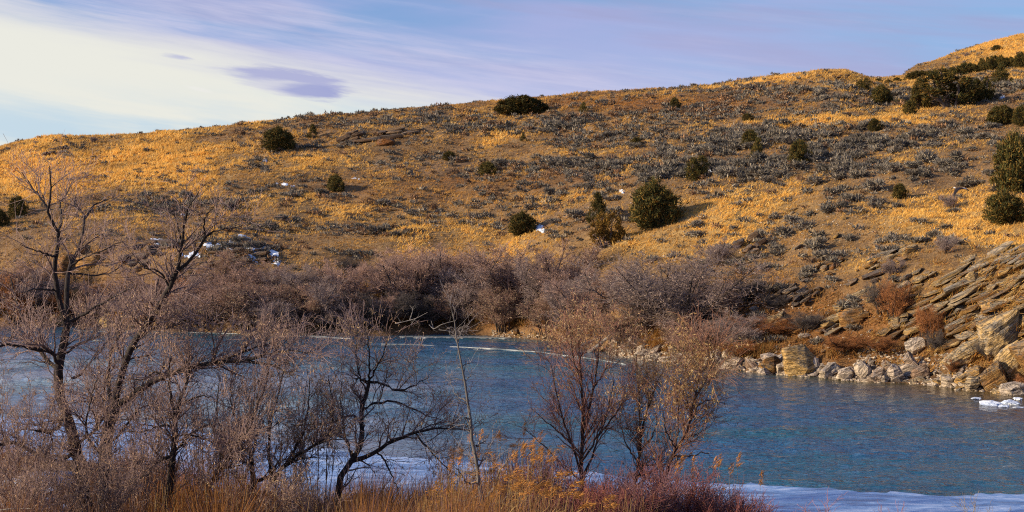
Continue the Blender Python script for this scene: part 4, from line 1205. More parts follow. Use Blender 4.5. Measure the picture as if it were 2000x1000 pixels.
for s in [(478, 470, 26, 14, 'small snow patch at the top of the group left of centre'), (496, 490, 44, 20, 'largest snow patch in the dark hollow left of centre'),
          (440, 482, 40, 12, 'thin snow streak left of the largest patch'), (540, 511, 20, 18, 'narrow snow patch at the right end of the group'),
          (415, 488, 24, 12, 'small snow patch between two sagebrushes left of the thin streak'), (492, 506, 24, 10, 'snow sliver just under the largest patch'), (365, 500, 24, 8, 'snow sliver above the overhanging orange rock face'),
          (312, 475, 36, 10, 'snow streak above the orange bluff'), (354, 418, 14, 8, 'tiny snow patch in the dark sagebrush band on the left'), (380, 497, 22, 10, 'snow patch by the tilted bare tree top'),
          (1052, 446, 22, 14, 'bright snow patch beside the juniper above the thicket'), (1388, 334, 16, 7, 'tiny snow patch right of the twin-topped juniper'), (1217, 376, 16, 6, 'tiny snow patch left of the biggest dense juniper'),
          (520, 314, 14, 8, 'tiny snow patch under the broad dark juniper'), (694, 348, 16, 5, 'snow sliver right of the bushy brown-green juniper'), (560, 362, 40, 5, 'thin snow line left of the bushy brown-green juniper'),
          (458, 476, 34, 7, 'thin snow streak above the largest patch on the left'), (516, 484, 26, 8, 'short snow streak right of the largest patch'), (468, 498, 36, 7, 'low snow streak between the dark broken ledges'), (425, 498, 30, 7, 'snow streak at the left of the dark broken ledges'), (400, 478, 26, 6, 'faint snow line left of the snow patch group'), (535, 500, 18, 14, 'snow bit above the narrow patch at the right end'), (1955, 190, 14, 10, 'tiny snow patch right of the compact dark juniper')]:
    snow(*s)

# ------------------------------------------------------------------ bare thicket along the far bank
def bush_meshes(seed, H=5.0, spread=0.5, stems=9, nb=170, nt=2800, nl=2800, tw=(0.34, 0.225, 0.185), lf=(0.46, 0.33, 0.245), upness=0.45, tr=0.013, thick=1.0, leafL=(0.08, 0.19)):
    """a leafless many-stemmed shrub, H metres high, foot at the origin"""
    global rng
    keep = rng; rng = np.random.default_rng(seed)
    th = U(0, 6.283, stems); rad = spread * H * U(0.25, 1.0, stems)
    tips = np.stack([rad * np.cos(th), rad * np.sin(th), H * U(0.62, 0.92, stems)], 1)
    foot = np.stack([0.12 * H * np.cos(th) * U(0.2, 1, stems), 0.12 * H * np.sin(th) * U(0.2, 1, stems), np.full(stems, -0.25)], 1)
    P = np.stack([spline([f, f * 0.7 + t_ * 0.3 + [0, 0, 0.12 * H], f * 0.3 + t_ * 0.7 + rng.normal(size=3) * 0.05 * H, t_], 9) for f, t_ in zip(foot, tips)])
    R = np.tile(np.linspace(0.014 * H * thick, 0.004 * H * thick, 9), (stems, 1)) * U(0.6, 1.1, (stems, 1))
    s = Geo(); tubes(s, P, R, 5, (0.085, 0.065, 0.055), 0.2)
    b, rb = sprout(P, R, nb, 0.12, 1.0, (0.5, 1.25), (0.20 * H, 0.42 * H), upness, 6, 0.22, 0.6, 0.03, 0.3, 0.03)
    g = Geo(); tubes(g, b, rb, 3, np.array(tw) * 0.75, 0.25)
    t1, r1 = sprout(b, rb, nt, 0.15, 1.0, (0.4, 1.2), (0.09 * H, 0.22 * H), upness * 0.7, 4, 0.25, 0.8, tr, 0.5)
    tubes(g, t1, np.maximum(r1, tr * 0.55), 3, tw, 0.35)
    l = Geo()
    pos, tan = along(t1, nl, 0.2, 1.0)
    c = np.array(lf) * U(0.6, 1.15, (nl, 1))
    leaves(l, pos, tan * 0.5 + rng.normal(size=(nl, 3)) * 0.6 - np.array([0, 0, 0.35]), U(*leafL, nl), U(0.03, 0.065, nl), c)
    rng = keep
    return s.mesh('stems', M_bark, smooth=True), g.mesh('twigs', M_twig), l.mesh('withered_leaves', M_leaf)
BUSH = {'pink': [bush_meshes(800 + i, lf=(0.48, 0.32, 0.255)) for i in range(3)],
        'tan': [bush_meshes(810 + i, nl=4600, tw=(0.26, 0.16, 0.13), lf=(0.46, 0.35, 0.23)) for i in range(2)],
        'grey': [bush_meshes(820 + i, nl=2000, tw=(0.26, 0.20, 0.19), lf=(0.36, 0.29, 0.26), nt=3600) for i in range(2)],
        'red': [bush_meshes(830 + i, H=5.0, spread=.42, stems=12, nb=150, nl=1200, tw=(0.30, 0.13, 0.055), lf=(0.52, 0.23, 0.065), upness=.6) for i in range(2)],
        'dark': [bush_meshes(840 + i, nl=900, spread=.6, tw=(0.10, 0.085, 0.08), lf=(0.15, 0.13, 0.12)) for i in range(2)],
        'open': [bush_meshes(860 + i, spread=.62, stems=5, nb=110, nt=1900, nl=1500, tw=(0.30, 0.20, 0.17), lf=(0.44, 0.31, 0.24), thick=1.7) for i in range(3)],
        'round': [bush_meshes(850, H=5.0, spread=.72, stems=16, nb=260, nt=3600, nl=4600, tw=(0.25, 0.19, 0.175), lf=(0.34, 0.26, 0.21), upness=.15)]}
def bush(px, py, wd, ht, kind, label, name='bare_shrub', cat='shrub', group=None):
    p = hit(px, py)[0]
    k = mpp(p)
    r = thing(name, label, cat, p, group, U(0, 6.28), (wd * k / 4.4, wd * k / 4.4, ht * k / 5.0))
    s, t_, l = pick(BUSH[kind])
    link('stems', s, r); link('twigs', t_, r, kind='stuff'); link('withered_leaves', l, r, kind='stuff')
    return r
G1 = 'bare shrubs lining the far bank'
THK = [(30, 610, 'rust-red shrub at the far left'), (220, 590, 'orange bluff'), (370, 580, 'overhanging orange rock face'), (480, 600, 'snow patches'), (560, 620, 'end of the gravel shore'), (735, 620, 'dark undercut bank'), (790, 600, 'bleached driftwood'),
       (905, 620, 'rust-coloured bank grass'), (1020, 590, 'tallest pinkish tree'), (1115, 630, 'dark gap in the thicket'), (1235, 650, 'start of the riprap'), (1330, 620, 'big round thicket'), (650, 620, 'grey-leaved shrub over the bank'), (1420, 620, 'dark hollow right of the round thicket')]
THX = np.array([[q[0], q[1]] for q in THK], float)
for b in [
    (30, 628, 130, 90, 'red', 'rust-red shrub at the far left of the opposite bank'), (-40, 625, 150, 110, 'grey', 'grey shrub past the rust-red one at the far left bank'),
    (85, 610, 110, 80, 'grey', 'grey twiggy shrub left of the orange bluff foot'), (150, 628, 110, 62, 'red', 'low rust shrub below the orange bluff'),
    (205, 615, 90, 70, 'pink', 'pinkish shrub in front of the orange bluff'), (262, 632, 120, 80, 'grey', 'dense grey shrub right of the pale boulder on the far bank'),
    (300, 600, 110, 80, 'pink', 'pinkish shrub between the two orange bluffs'), (330, 640, 130, 84, 'pink', 'pinkish shrub at the water below the overhanging rock face'),
    (405, 638, 130, 80, 'tan', 'tan-leaved shrub at the water right of the overhanging rock face'), (430, 590, 120, 70, 'grey', 'grey shrub just under the snow patches'),
    (480, 630, 140, 90, 'pink', 'pinkish shrub behind the low gravel shore'), (520, 592, 130, 84, 'pink', 'reddish brown shrub below the narrow snow patch'),
    (560, 636, 120, 82, 'tan', 'tan-leaved shrub at the end of the gravel shore'), (600, 600, 120, 80, 'grey', 'grey shrub on the rise behind the tan-leaved gravel shore shrub'),
    (650, 642, 120, 96, 'grey', 'grey-leaved shrub hanging over the dark bank'), (690, 600, 110, 80, 'pink', 'reddish shrub behind the dark undercut bank'),
    (735, 640, 120, 80, 'dark', 'dark shrub over the undercut bank'), (682, 540, 56, 42, 'dark', 'dark evergreen-like bush left of two others above the thicket'),
    (730, 552, 60, 40, 'dark', 'dark bush right of another one above the thicket'), (790, 615, 130, 130, 'open', 'leaning pinkish tree over the bleached driftwood'),
    (850, 600, 140, 128, 'open', 'tall spreading pinkish tree left of the middle of the thicket'), (845, 640, 120, 70, 'dark', 'dark tangled shrub beside the driftwood'),
    (905, 632, 120, 92, 'grey', 'greyish shrub over the rust-coloured bank grass'), (950, 612, 150, 140, 'open', 'tall pinkish tree in the middle of the thicket'),
    (985, 645, 110, 80, 'tan', 'tan-leaved shrub at the middle of the thicket edge'), (1020, 610, 150, 146, 'open', 'tallest pinkish tree under the juniper by the snow patch'),
    (1060, 650, 120, 80, 'tan', 'tan-leaved shrub beside the dark gap in the thicket'), (1090, 600, 150, 130, 'open', 'wide pinkish tree under the half-dead juniper'),
    (1120, 655, 110, 110, 'grey', 'grey shrub right of the dark gap in the thicket'), (1160, 640, 130, 110, 'open', 'tan-leaved tree behind the upright bare tree'),
    (1195, 610, 120, 90, 'pink', 'pinkish shrub at the right end of the tall thicket'), (1235, 668, 110, 84, 'tan', 'tan-leaved shrub at the left end of the riprap'),
    (1245, 630, 110, 90, 'grey', 'grey shrub left of the round bare thicket'), (1330, 655, 250, 160, 'round', 'big round grey thicket above the riprap'),
    (1300, 600, 150, 96, 'round', 'grey thicket top behind the big round one'), (1395, 640, 130, 110, 'open', 'grey shrub leaning right of the big round thicket'),
    (1465, 590, 80, 60, 'dark', 'dark shrub in the hollow right of the round thicket'), (1510, 610, 70, 40, 'dark', 'low dark shrub below the dark blocks'),
    (1400, 520, 80, 52, 'grey', 'grey twiggy shrub left of the broken dark blocks'), (1575, 650, 80, 46, 'dark', 'dusky shrub above the large pale boulder'),
    (1745, 630, 80, 84, 'red', 'rusty shrub in the gully left of the big outcrop'), (1720, 610, 70, 70, 'dark', 'dark shrub in the gully right of the jutting ledge'),
    (1822, 672, 64, 78, 'red', 'bright rust-coloured bush against the big outcrop'), (1800, 655, 46, 56, 'red', 'tawny bush left of the bright rust-coloured one'), (1826, 690, 50, 50, 'dark', 'dark tangle under the bright rust-coloured bush'),
    (1740, 540, 46, 34, 'grey', 'grey twiggy shrub below the scattered sandstone ledges'), (1850, 495, 44, 34, 'grey', 'grey twiggy shrub on top of the big outcrop'),
    (1930, 702, 60, 42, 'dark', 'dark brushwood wedged between big outcrop blocks'), (1560, 700, 60, 24, 'red', 'low rust brush behind the large pale boulder'),
    (1650, 690, 110, 40, 'red', 'rusty brush along the rubble above the riprap'), (1720, 690, 80, 34, 'red', 'rusty brush over the wedge-shaped boulder'), (1860, 730, 40, 30, 'red', 'small rust tuft in the rubble under the outcrop'),
    (1995, 765, 44, 34, 'red', 'rust tuft at the water under the right edge of the outcrop'), (1450, 700, 90, 36, 'red', 'low rust brush above the riprap right of the round thicket'),
    (1500, 660, 120, 40, 'red', 'rusty brush on the slope above the tan boulder')]:
    bush(*b)
for i in range(46):
    x = U(20, 1440)
    wl = float(np.interp(x, cpx, wl_px))
    y = wl - U(8, 75) * (1 if x > 420 else .7)
    if 120 < x < 300 and y < 612: continue
    kd = str(rng.choice(['pink', 'tan', 'grey', 'pink', 'red' if x < 500 else 'grey']))
    h = U(42, 104) * (1.15 if 760 < x < 1200 else .9)
    word = {'pink': 'pinkish brown', 'tan': 'tan-leaved', 'grey': 'grey twiggy', 'red': 'rust-red'}[kd]
    bush(x, y, U(84, 130), h, kd, once(lambda q: f'{"low" if h < 66 else "tall" if h > 86 else "mid-high"} {word} shrub {nearby(x, y, THK, THX, q)}'), group=G1)
# little bare bushes standing against the sky
for (x, y, a, b) in [(183, 279, 16, 14), (70, 282, 10, 8), (1367, 183, 9, 8), (1745, 152, 8, 6), (1888, 112, 16, 10), (1870, 117, 9, 7), (1330, 189, 8, 5)]:
    bush(x, y, a, b, 'grey', {183: 'lone bare bush on the left skyline', 70: 'tiny bare bush left of the lone one on the left skyline', 1367: 'tiny bare bush on the middle right skyline',
         1745: 'tiny bare bush in the skyline dip', 1888: 'small bare bush on the golden hill skyline', 1870: 'tiny bare bush left of another on the golden hill skyline', 1330: 'tiny bare twig bush left on the middle right skyline'}[x], 'bare_bush', 'bush')
# bare bush under the bird
bush(1857, 408, 34, 30, 'grey', 'small bare bush just below the flying bird', 'bare_bush', 'bush')

# rust-coloured grass fringe on the far bank
wB = np.exp(-((tt[:-1, None] - 2.25) / 0.35) ** 2) * (TR[:-1, :-1] > 0.15) * (CPX < 1500) + 1.2 * (TR[:-1, :-1] > .5) * (CPX > 1380) * (CPY > 560) * 0.10 * (fbm(TX[:-1, :-1] / 2.5, TY[:-1, :-1] / 2.5, 0, 3, 57) > .5)
FP, fj, fi_ = scatter(9000, wB + 1e-9)
n = len(FP); g = Geo()
for b in range(5):
    d = norm(np.array([0.35, -0.5, 0.6]) + rng.normal(size=(n, 3)) * 0.4)
    c = np.array([[.36, .155, .045]]) * U(0.4, 1.2, (n, 1)) + np.array([[.0, .06, .03]]) * U(0, 1, (n, 1))
    shards(g, FP + rng.normal(size=(n, 3)) * np.array([.2, .2, 0]), d, U(0.3, 0.75, n), 0.05, c)
link('bank_grass', g.mesh('bank_grass', M_grass), kind='stuff', label='rust-coloured grass along the foot of the far bank', cat='grass')

n = 900
px_ = U(1700, 2080, n); py_ = U(485, 720, n)
px_, py_ = px_[fbm(px_ / 22, py_ / 14, 0, 3, 59) > .52], py_[fbm(px_ / 22, py_ / 14, 0, 3, 59) > .52]
OP = hit(px_, py_) + np.array([0, -0.35, 0.05]); n = len(OP); g = Geo()
for b in range(9):
    d = norm(np.array([0.3, -0.6, 0.6]) + rng.normal(size=(n, 3)) * 0.45)
    c = np.where(U(0, 1, (n, 1)) < .5, np.array([[.46, .21, .05]]), np.array([[.62, .40, .13]])) * U(0.5, 1.1, (n, 1))
    shards(g, OP + rng.normal(size=(n, 3)) * np.array([.16, .1, .08]), d, U(0.2, 0.5, n), 0.035, c)
link('ledge_grass', g.mesh('ledge_grass', M_grass), kind='stuff', label='tawny grass growing in the joints of the big outcrop', cat='grass')

# bleached driftwood on the far bank
def wood(label, Y, lines, r, mat=M_snag, name='driftwood', cat='driftwood', twigs=0):
    p0 = at(*lines[0][0], Y)
    root = thing(name, label, cat, p0)
    allP = []
    for i, ln in enumerate(lines):
        P = spline([at(x, y, Y + 0.25 * j * (1 if i % 2 else -1)) for j, (x, y) in enumerate(ln)], 10)
        allP.append(P)
        g = Geo(); tubes(g, P[None], np.linspace(r, r * 0.3, 10)[None] * (1 if i == 0 else .7), 6, (0.8, 0.8, 0.8))
        link('trunk' if i == 0 else 'limb', g.mesh('limb', mat, p0, True), root)
    if twigs:
        b, rb = sprout(np.stack(allP), np.full((len(allP), 10), r * 0.4), twigs, 0.2, 1, (0.5, 1.2), (0.6, 1.6), 0.2, 5, 0.25, 0.6, 1, 0.3)
        g = Geo(); tubes(g, b, rb, 3, (0.7, 0.7, 0.7)); link('twigs', g.mesh('twigs', mat, p0), root)
wood('forked bleached driftwood branch on the dark bank under the leaning tree', 91.5, [[(772, 632), (790, 628), (812, 622), (835, 610)], [(800, 625), (806, 605), (800, 596)], [(782, 628), (776, 618)], [(812, 622), (802, 634)]], 0.045, twigs=8)
wood('pale driftwood branch lying right of the forked one', 91.5, [[(838, 634), (848, 642), (862, 634), (890, 626)], [(846, 640), (842, 626)], [(856, 644), (880, 648), (900, 664)]], 0.045, twigs=8)
wood('pale fallen log leaning on the shore at the left of the riprap', 77.0, [[(1150, 690), (1172, 672), (1198, 650)], [(1135, 676), (1165, 662)]], 0.2, twigs=4)

# ------------------------------------------------------------------ trees on the near bank
TRUNK_C = (0.055, 0.046, 0.046)
def fg_tree(label, Y, limbs, nb=60, nt=700, nf=2600, nl=3000, bl=(0.7, 1.9), tl=(0.4, 1.15), fl=(0.2, 0.62), up=0.35, tw=(0.28, 0.20, 0.185), lf=((0.52, 0.37, 0.23), (0.40, 0.26, 0.19)),
            leafL=(0.045, 0.10), leafW=(0.011, 0.021), hang=0.8, fr=0.0033, bare=0.15, top=None, name='bare_tree', cat='tree', bark=M_bark, tcol=TRUNK_C, spread=1.0, keep_top=1.0, lcurve=0.0):
    k = Y / F
    base = at(limbs[0][0][0][0], limbs[0][0][0][1], Y)
    base[2] = float(bank_z(base[0], base[1])) - 0.05
    root = thing(name, label, cat, base)
    Ps, Rs = [], []
    for i, (pts, r0, r1) in enumerate(limbs):
        pts = [tuple(p) for p in pts]
        y0, r0m = Y, r0 * k
        if i:
            best = min(((np.hypot(*(np.array(to_px(q)) - pts[0])), q[1]) for P in Ps for q in P), key=lambda e: e[0])
            y0 = best[1]
        drift = 0 if i == 0 else U(-1.3, 1.3) * spread
        W = np.array([at(x, y, y0 + drift * (j / max(len(pts) - 1, 1)) ** 1.2) for j, (x, y) in enumerate(pts)])
        if i == 0:
            W = np.vstack([base[None], W]) if W[0][2] > base[2] + 0.1 else W
            if W[0][2] < base[2]: W[0] = base
        n = 16
        P = spline(W, n)
        P[1:] += rng.normal(size=(n - 1, 3)) * 0.012
        R = np.linspace(r0 * k, r1 * k, n) * 0.80
        if i == 0: R = R * (1 + 0.45 * np.exp(-np.arange(n) / 1.6))
        Ps.append(P); Rs.append(R)
        g = Geo(); tubes(g, P[None], R[None], 8, tcol)
        link('trunk' if i == 0 else 'limb', g.mesh('limb', bark, base, True), root)
    P, R = np.stack(Ps), np.stack(Rs)
    wl_ = np.where(to_px(P)[1].mean(1) < 600, 0.5, 1.0)
    b, rb = sprout(P, R, nb, bare, 1.0, (0.45, 1.15), bl, up, 7, 0.16, 0.55, 0.022, 0.3, lcurve, wt=wl_)
    wb_ = np.where(to_px(b)[1].mean(1) < 600, 0.55, 1.0)
    for q in range(len(b)):
        g = Geo(); tubes(g, b[q:q + 1], np.maximum(rb[q:q + 1], 0.0035), 4, np.array(tw) * 0.45, 0.3)
        link('branch', g.mesh('branch', M_twig, base, True), root)
    t1, r1 = sprout(b, np.maximum(rb, 0.004), nt, 0.1, 1.0, (0.35, 1.1), tl, up * 0.8, 5, 0.18, 0.7, 0.008, 0.5, lcurve, wt=wb_)
    g = Geo(); tubes(g, t1, np.maximum(r1, 0.0035), 3, tw, 0.3)
    t2, r2 = sprout(t1, np.maximum(r1, 0.0035), nf, 0.1, 1.0, (0.35, 1.1), fl, up * 0.6, 3, 0.22, 0.8, fr, 0.6)
    tubes(g, t2, np.maximum(r2, fr * 0.7), 3, np.array(tw) * 1.1, 0.35)
    link('twigs', g.mesh('twigs', M_twig, base), root, kind='stuff')
    if nl:
        g = Geo()
        pos, tan = along(np.concatenate([t2[:, [0, 1, 2]], t1[:, [0, 2, 4]]]), nl, 0.1, 1.0)
        cl = fbm(pos[:, 0] * 1.3, pos[:, 1] * 1.3, pos[:, 2] * 1.3, 2, 61)
        ok = cl > 0.47
        ok &= to_px(pos)[1] > 590 - 60 * U(0, 1, nl) if top is None else U(0, 1, nl) < 0.12 + sstep(to_px(pos)[1], top[1], top[0])
        pos, tan = pos[ok], tan[ok]
        m_ = len(pos)
        c = np.where(U(0, 1, (m_, 1)) < 0.6, np.array(lf[0]), np.array(lf[1])) * U(0.7, 1.2, (m_, 1))
        leaves(g, pos, tan * 0.5 + rng.normal(size=(m_, 3)) * 0.5 - np.array([0, 0, hang]), U(*leafL, m_), U(*leafW, m_), c)
        link('withered_leaves', g.mesh('withered_leaves', M_leaf, base), root, kind='stuff')
    return root

fg_tree('tallest bare tree at the left with a forked black trunk', 26.0, [
    ([(168, 990), (160, 930), (148, 870), (130, 810), (114, 760), (118, 700), (130, 640)], 17, 10),
    ([(130, 640), (122, 600), (111, 560), (107, 520), (114, 462), (104, 438), (94, 410), (100, 362), (96, 325)], 8, 1.2),
    ([(130, 640), (128, 590), (134, 530), (148, 498), (160, 466), (166, 426), (148, 402), (150, 380)], 7.5, 1.2),
    ([(94, 410), (72, 378), (44, 338)], 3, .8), ([(114, 462), (120, 418), (116, 400), (134, 370), (142, 352)], 3, .7),
    ([(166, 426), (188, 398), (224, 384)], 3, .8), ([(136, 525), (160, 505), (200, 490), (240, 470)], 3.2, .8),
    ([(131, 532), (192, 538), (232, 522), (264, 494)], 2.6, .8), ([(108, 502), (84, 494), (40, 478)], 3, .8), ([(108, 566), (72, 564), (38, 572)], 3.2, .8),
    ([(118, 720), (100, 690), (60, 680), (20, 672), (-20, 680)], 6, 2), ([(116, 725), (90, 700), (60, 650), (35, 600), (20, 540)], 5.5, 1.2),
    ([(136, 630), (170, 610), (220, 580), (262, 560)], 4.5, 1), ([(128, 690), (160, 670), (200, 655), (235, 640)], 3.5, 1),
    ([(130, 810), (105, 842), (70, 842)], 5, 2.5), ([(150, 880), (110, 900), (60, 880), (30, 865), (-10, 870)], 7, 4),
    ([(120, 700), (145, 740), (180, 700), (215, 660)], 3, 1), ([(150, 870), (200, 820), (205, 760), (215, 700)], 4, 1)],
    nb=150, nt=1150, nf=3300, nl=7500, bl=(0.4, 1.35), spread=1.2)
fg_tree('leaning bare tree at the left with a long limb bent right over the river', 25.0, [
    ([(205, 985), (206, 930), (205, 880), (213, 830), (224, 800)], 17, 14),
    ([(224, 800), (250, 778), (290, 750), (330, 732), (380, 715), (430, 707), (480, 704), (530, 712), (560, 730)], 10, 2),
    ([(480, 704), (520, 692), (565, 686), (620, 690)], 4, 1), ([(430, 707), (470, 690), (520, 672), (560, 660)], 3.5, 1), ([(330, 732), (300, 728), (280, 742), (262, 740)], 3, 1),
    ([(222, 802), (235, 740), (250, 690), (272, 655), (292, 625), (310, 600), (330, 560), (345, 530)], 9, 5.5),
    ([(345, 530), (352, 500), (356, 470), (362, 430), (372, 400), (390, 376)], 4.5, .9), ([(345, 530), (375, 505), (400, 470), (412, 455), (440, 448), (480, 440)], 4.5, .8),
    ([(330, 560), (320, 540), (308, 528), (288, 525), (268, 512)], 3, .8), ([(356, 470), (340, 420), (328, 396)], 2.5, .7), ([(400, 470), (400, 430), (420, 400)], 2.4, .7),
    ([(222, 802), (212, 760), (215, 700), (232, 655), (240, 610)], 6, 1.2), ([(272, 655), (300, 640), (330, 640), (365, 620)], 3.5, 1),
    ([(208, 870), (240, 840), (270, 800), (300, 790)], 4, 1), ([(207, 900), (170, 850), (175, 790), (190, 740)], 4, 1)],
    nb=155, nt=1150, nf=3300, nl=8000, bl=(0.4, 1.4), spread=1.0)
fg_tree('slim dark bare trunk standing in orange grass right of the leaning tree', 24.5, [
    ([(328, 1000), (334, 930), (338, 870), (344, 820), (354, 775), (366, 745), (372, 690)], 9.5, 3),
    ([(340, 845), (328, 832), (310, 832), (285, 842), (255, 842)], 4, 1.2), ([(340, 880), (362, 860), (385, 840), (420, 828)], 4, 1.2), ([(344, 820), (335, 780), (330, 740), (335, 690)], 4, 1),
    ([(342, 850), (380, 850), (420, 870), (450, 900)], 3, 1), ([(350, 790), (385, 775), (415, 776)], 3, 1), ([(338, 890), (310, 900), (290, 925), (270, 935)], 5, 2)],
    nb=70, nt=520, nf=1400, nl=2400, bl=(0.4, 1.2))
fg_tree('small bent bare tree leaning right above the orange grass', 24.5, [
    ([(400, 1000), (408, 955), (425, 920), (432, 890), (447, 868), (470, 856), (492, 848)], 8, 3),
    ([(425, 920), (450, 890), (465, 860), (490, 835)], 4, 1), ([(432, 890), (420, 850), (424, 800), (428, 740)], 3, .8), ([(430, 915), (460, 912), (490, 900)], 3, 1), ([(470, 856), (500, 800), (505, 740)], 3, .8)],
    nb=55, nt=460, nf=1300, nl=2400, bl=(0.4, 1.1))
fg_tree('crooked bare tree with tan hanging leaves in the middle of the left thicket', 25.5, [
    ([(497, 1000), (496, 930), (491, 890), (489, 850), (500, 800), (520, 750), (525, 700)], 8, 2),
    ([(530, 945), (560, 905), (600, 878), (640, 858), (676, 830)], 5, 2), ([(497, 940), (530, 930), (575, 900), (620, 892)], 5, 1.5), ([(528, 945), (525, 880), (530, 820), (545, 760), (560, 700)], 4, 1),
    ([(560, 905), (590, 850), (600, 800), (605, 740)], 3.5, 1), ([(600, 878), (640, 850), (650, 800), (640, 740)], 3, 1), ([(492, 870), (460, 820), (450, 770), (455, 710)], 3, 1)],
    nb=100, nt=480, nf=1000, nl=7000, bl=(0.4, 1.4), lf=((0.40, 0.29, 0.17), (0.31, 0.21, 0.14)))
fg_tree('spreading bare tree with arching limbs left of the white snag', 25.5, [
    ([(660, 1000), (664, 940), (684, 902), (702, 882), (707, 840), (705, 800), (716, 768), (720, 745)], 9, 4),
    ([(688, 900), (735, 882), (770, 862), (810, 845), (850, 838), (905, 839), (930, 850)], 6, 1.2), ([(720, 745), (750, 750), (780, 764), (808, 752), (836, 738)], 3.6, .9),
    ([(706, 800), (735, 788), (770, 784), (800, 796), (832, 810), (862, 820)], 3.6, .9), ([(707, 835), (690, 812), (650, 824), (600, 830), (570, 832)], 3.6, 1), ([(720, 745), (722, 700), (715, 640)], 3, .7), ([(720, 745), (700, 740), (690, 752)], 3, .8),
    ([(716, 768), (700, 720), (695, 660)], 2.4, .7), ([(735, 882), (755, 905), (770, 940), (780, 970)], 2.6, .9), ([(690, 895), (675, 850), (668, 800), (665, 740)], 3, .8), ([(810, 845), (840, 880), (880, 920), (920, 940)], 2.4, .8),
    ([(720, 745), (745, 700), (760, 650)], 2.4, .7)],
    nb=100, nt=620, nf=1500, nl=5500, bl=(0.4, 1.3), lf=((0.42, 0.30, 0.16), (0.30, 0.20, 0.12)))
fg_tree('bleached dead snag with stubby twigs rising from the reeds', 23.0, [
    ([(946, 1010), (940, 970), (935, 930), (928, 880), (920, 830), (912, 780), (905, 730), (898, 690), (892, 650), (884, 610), (878, 590)], 6.0, .6),
    ([(942, 975), (960, 957), (975, 922), (1005, 882)], 4, 1), ([(935, 942), (912, 942), (895, 918), (886, 900)], 2.6, .8), ([(930, 870), (945, 862), (955, 846)], 2.4, .7), ([(929, 920), (905, 922), (880, 905), (850, 870)], 2, .6),
    ([(916, 782), (898, 776), (884, 760), (880, 738)], 1.8, .6), ([(934, 898), (955, 898), (970, 912)], 1.8, .6), ([(898, 690), (890, 662), (878, 650)], 1.2, .5), ([(896, 670), (902, 640)], 1.2, .5), ([(908, 745), (922, 730)], 1.2, .5),
    ([(938, 968), (905, 978), (870, 970)], 1.8, .6), ([(944, 985), (985, 985), (1020, 998)], 1.8, .6)],
    nb=70, nt=160, nf=200, nl=0, bl=(0.15, 0.6), tl=(0.1, 0.3), tw=(0.26, 0.23, 0.23), bark=M_snag, tcol=(0.5, 0.5, 0.5), name='dead_snag', up=0.1, spread=.5)
fg_tree('upright bare tree with reddish stems and tan leaves on top', 25.5, [
    ([(1136, 1000), (1137, 930), (1135, 880), (1136, 830), (1140, 790), (1133, 740), (1130, 690), (1128, 640)], 6.5, 1),
    ([(1137, 850), (1150, 800), (1160, 755), (1168, 700), (1172, 640)], 4, .9), ([(1135, 890), (1110, 860), (1075, 830), (1040, 800)], 3, .7), ([(1137, 900), (1170, 850), (1200, 810), (1222, 780)], 2.8, .7),
    ([(1136, 930), (1120, 880), (1100, 820), (1085, 760), (1075, 710)], 3, .7), ([(1137, 940), (1160, 880), (1185, 810), (1200, 730)], 3, .7), ([(1136, 940), (1100, 910), (1060, 870), (1025, 840)], 2.6, .7), ([(1134, 750), (1115, 720), (1100, 680)], 2, .6), ([(1160, 755), (1185, 715), (1195, 670)], 2, .6), ([(1133, 740), (1118, 690), (1112, 630)], 2, .6)],
    nb=100, nt=650, nf=1300, nl=10000, bl=(0.4, 1.2), top=(690, 800), tw=(0.30, 0.15, 0.11), lf=((0.50, 0.36, 0.19), (0.40, 0.24, 0.11)), up=.55, tcol=(0.10, 0.06, 0.05))
fg_tree('slender bare tree with yellowish leaves leaning right over the water', 25.0, [
    ([(1268, 1000), (1285, 955), (1300, 925), (1312, 890), (1334, 855), (1350, 812), (1356, 780), (1368, 730), (1374, 690)], 6, 1),
    ([(1352, 800), (1378, 782), (1400, 786), (1420, 790)], 2, .6), ([(1350, 812), (1335, 780), (1338, 740), (1345, 690)], 2.2, .6), ([(1312, 890), (1345, 892), (1375, 884), (1392, 894)], 2.6, .7), ([(1300, 925), (1320, 870), (1325, 800), (1320, 740)], 2.8, .6),
    ([(1334, 855), (1360, 850), (1385, 830)], 2, .6), ([(1356, 780), (1380, 740), (1396, 700)], 2.2, .6), ([(1320, 875), (1300, 840), (1296, 790)], 2.2, .6), ([(1368, 730), (1355, 700), (1352, 660)], 1.8, .5), ([(1368, 730), (1390, 700), (1392, 670)], 1.8, .5)],
    nb=80, nt=560, nf=1100, nl=9000, bl=(0.35, 1.0), top=(730, 860), tw=(0.30, 0.16, 0.11), lf=((0.52, 0.38, 0.18), (0.42, 0.25, 0.10)), up=.5, tcol=(0.09, 0.055, 0.06))
fg_tree('thin two-stemmed bare sapling between the upright tree and the leaning one', 26.0, [
    ([(1225, 990), (1240, 940), (1250, 890), (1251, 850), (1248, 800), (1245, 740), (1240, 690)], 5, .7), ([(1251, 855), (1262, 810), (1275, 770), (1290, 730)], 3, .6), ([(1250, 880), (1275, 850), (1285, 800)], 2.4, .6), ([(1245, 900), (1220, 860), (1210, 810)], 2.4, .6), ([(1232, 960), (1265, 930), (1290, 890)], 4, 1)],
    nb=55, nt=380, nf=800, nl=4200, bl=(0.35, 1.0), top=(780, 880), tw=(0.28, 0.16, 0.11), lf=((0.48, 0.36, 0.18), (0.40, 0.25, 0.11)), up=.55, tcol=(0.10, 0.07, 0.05))

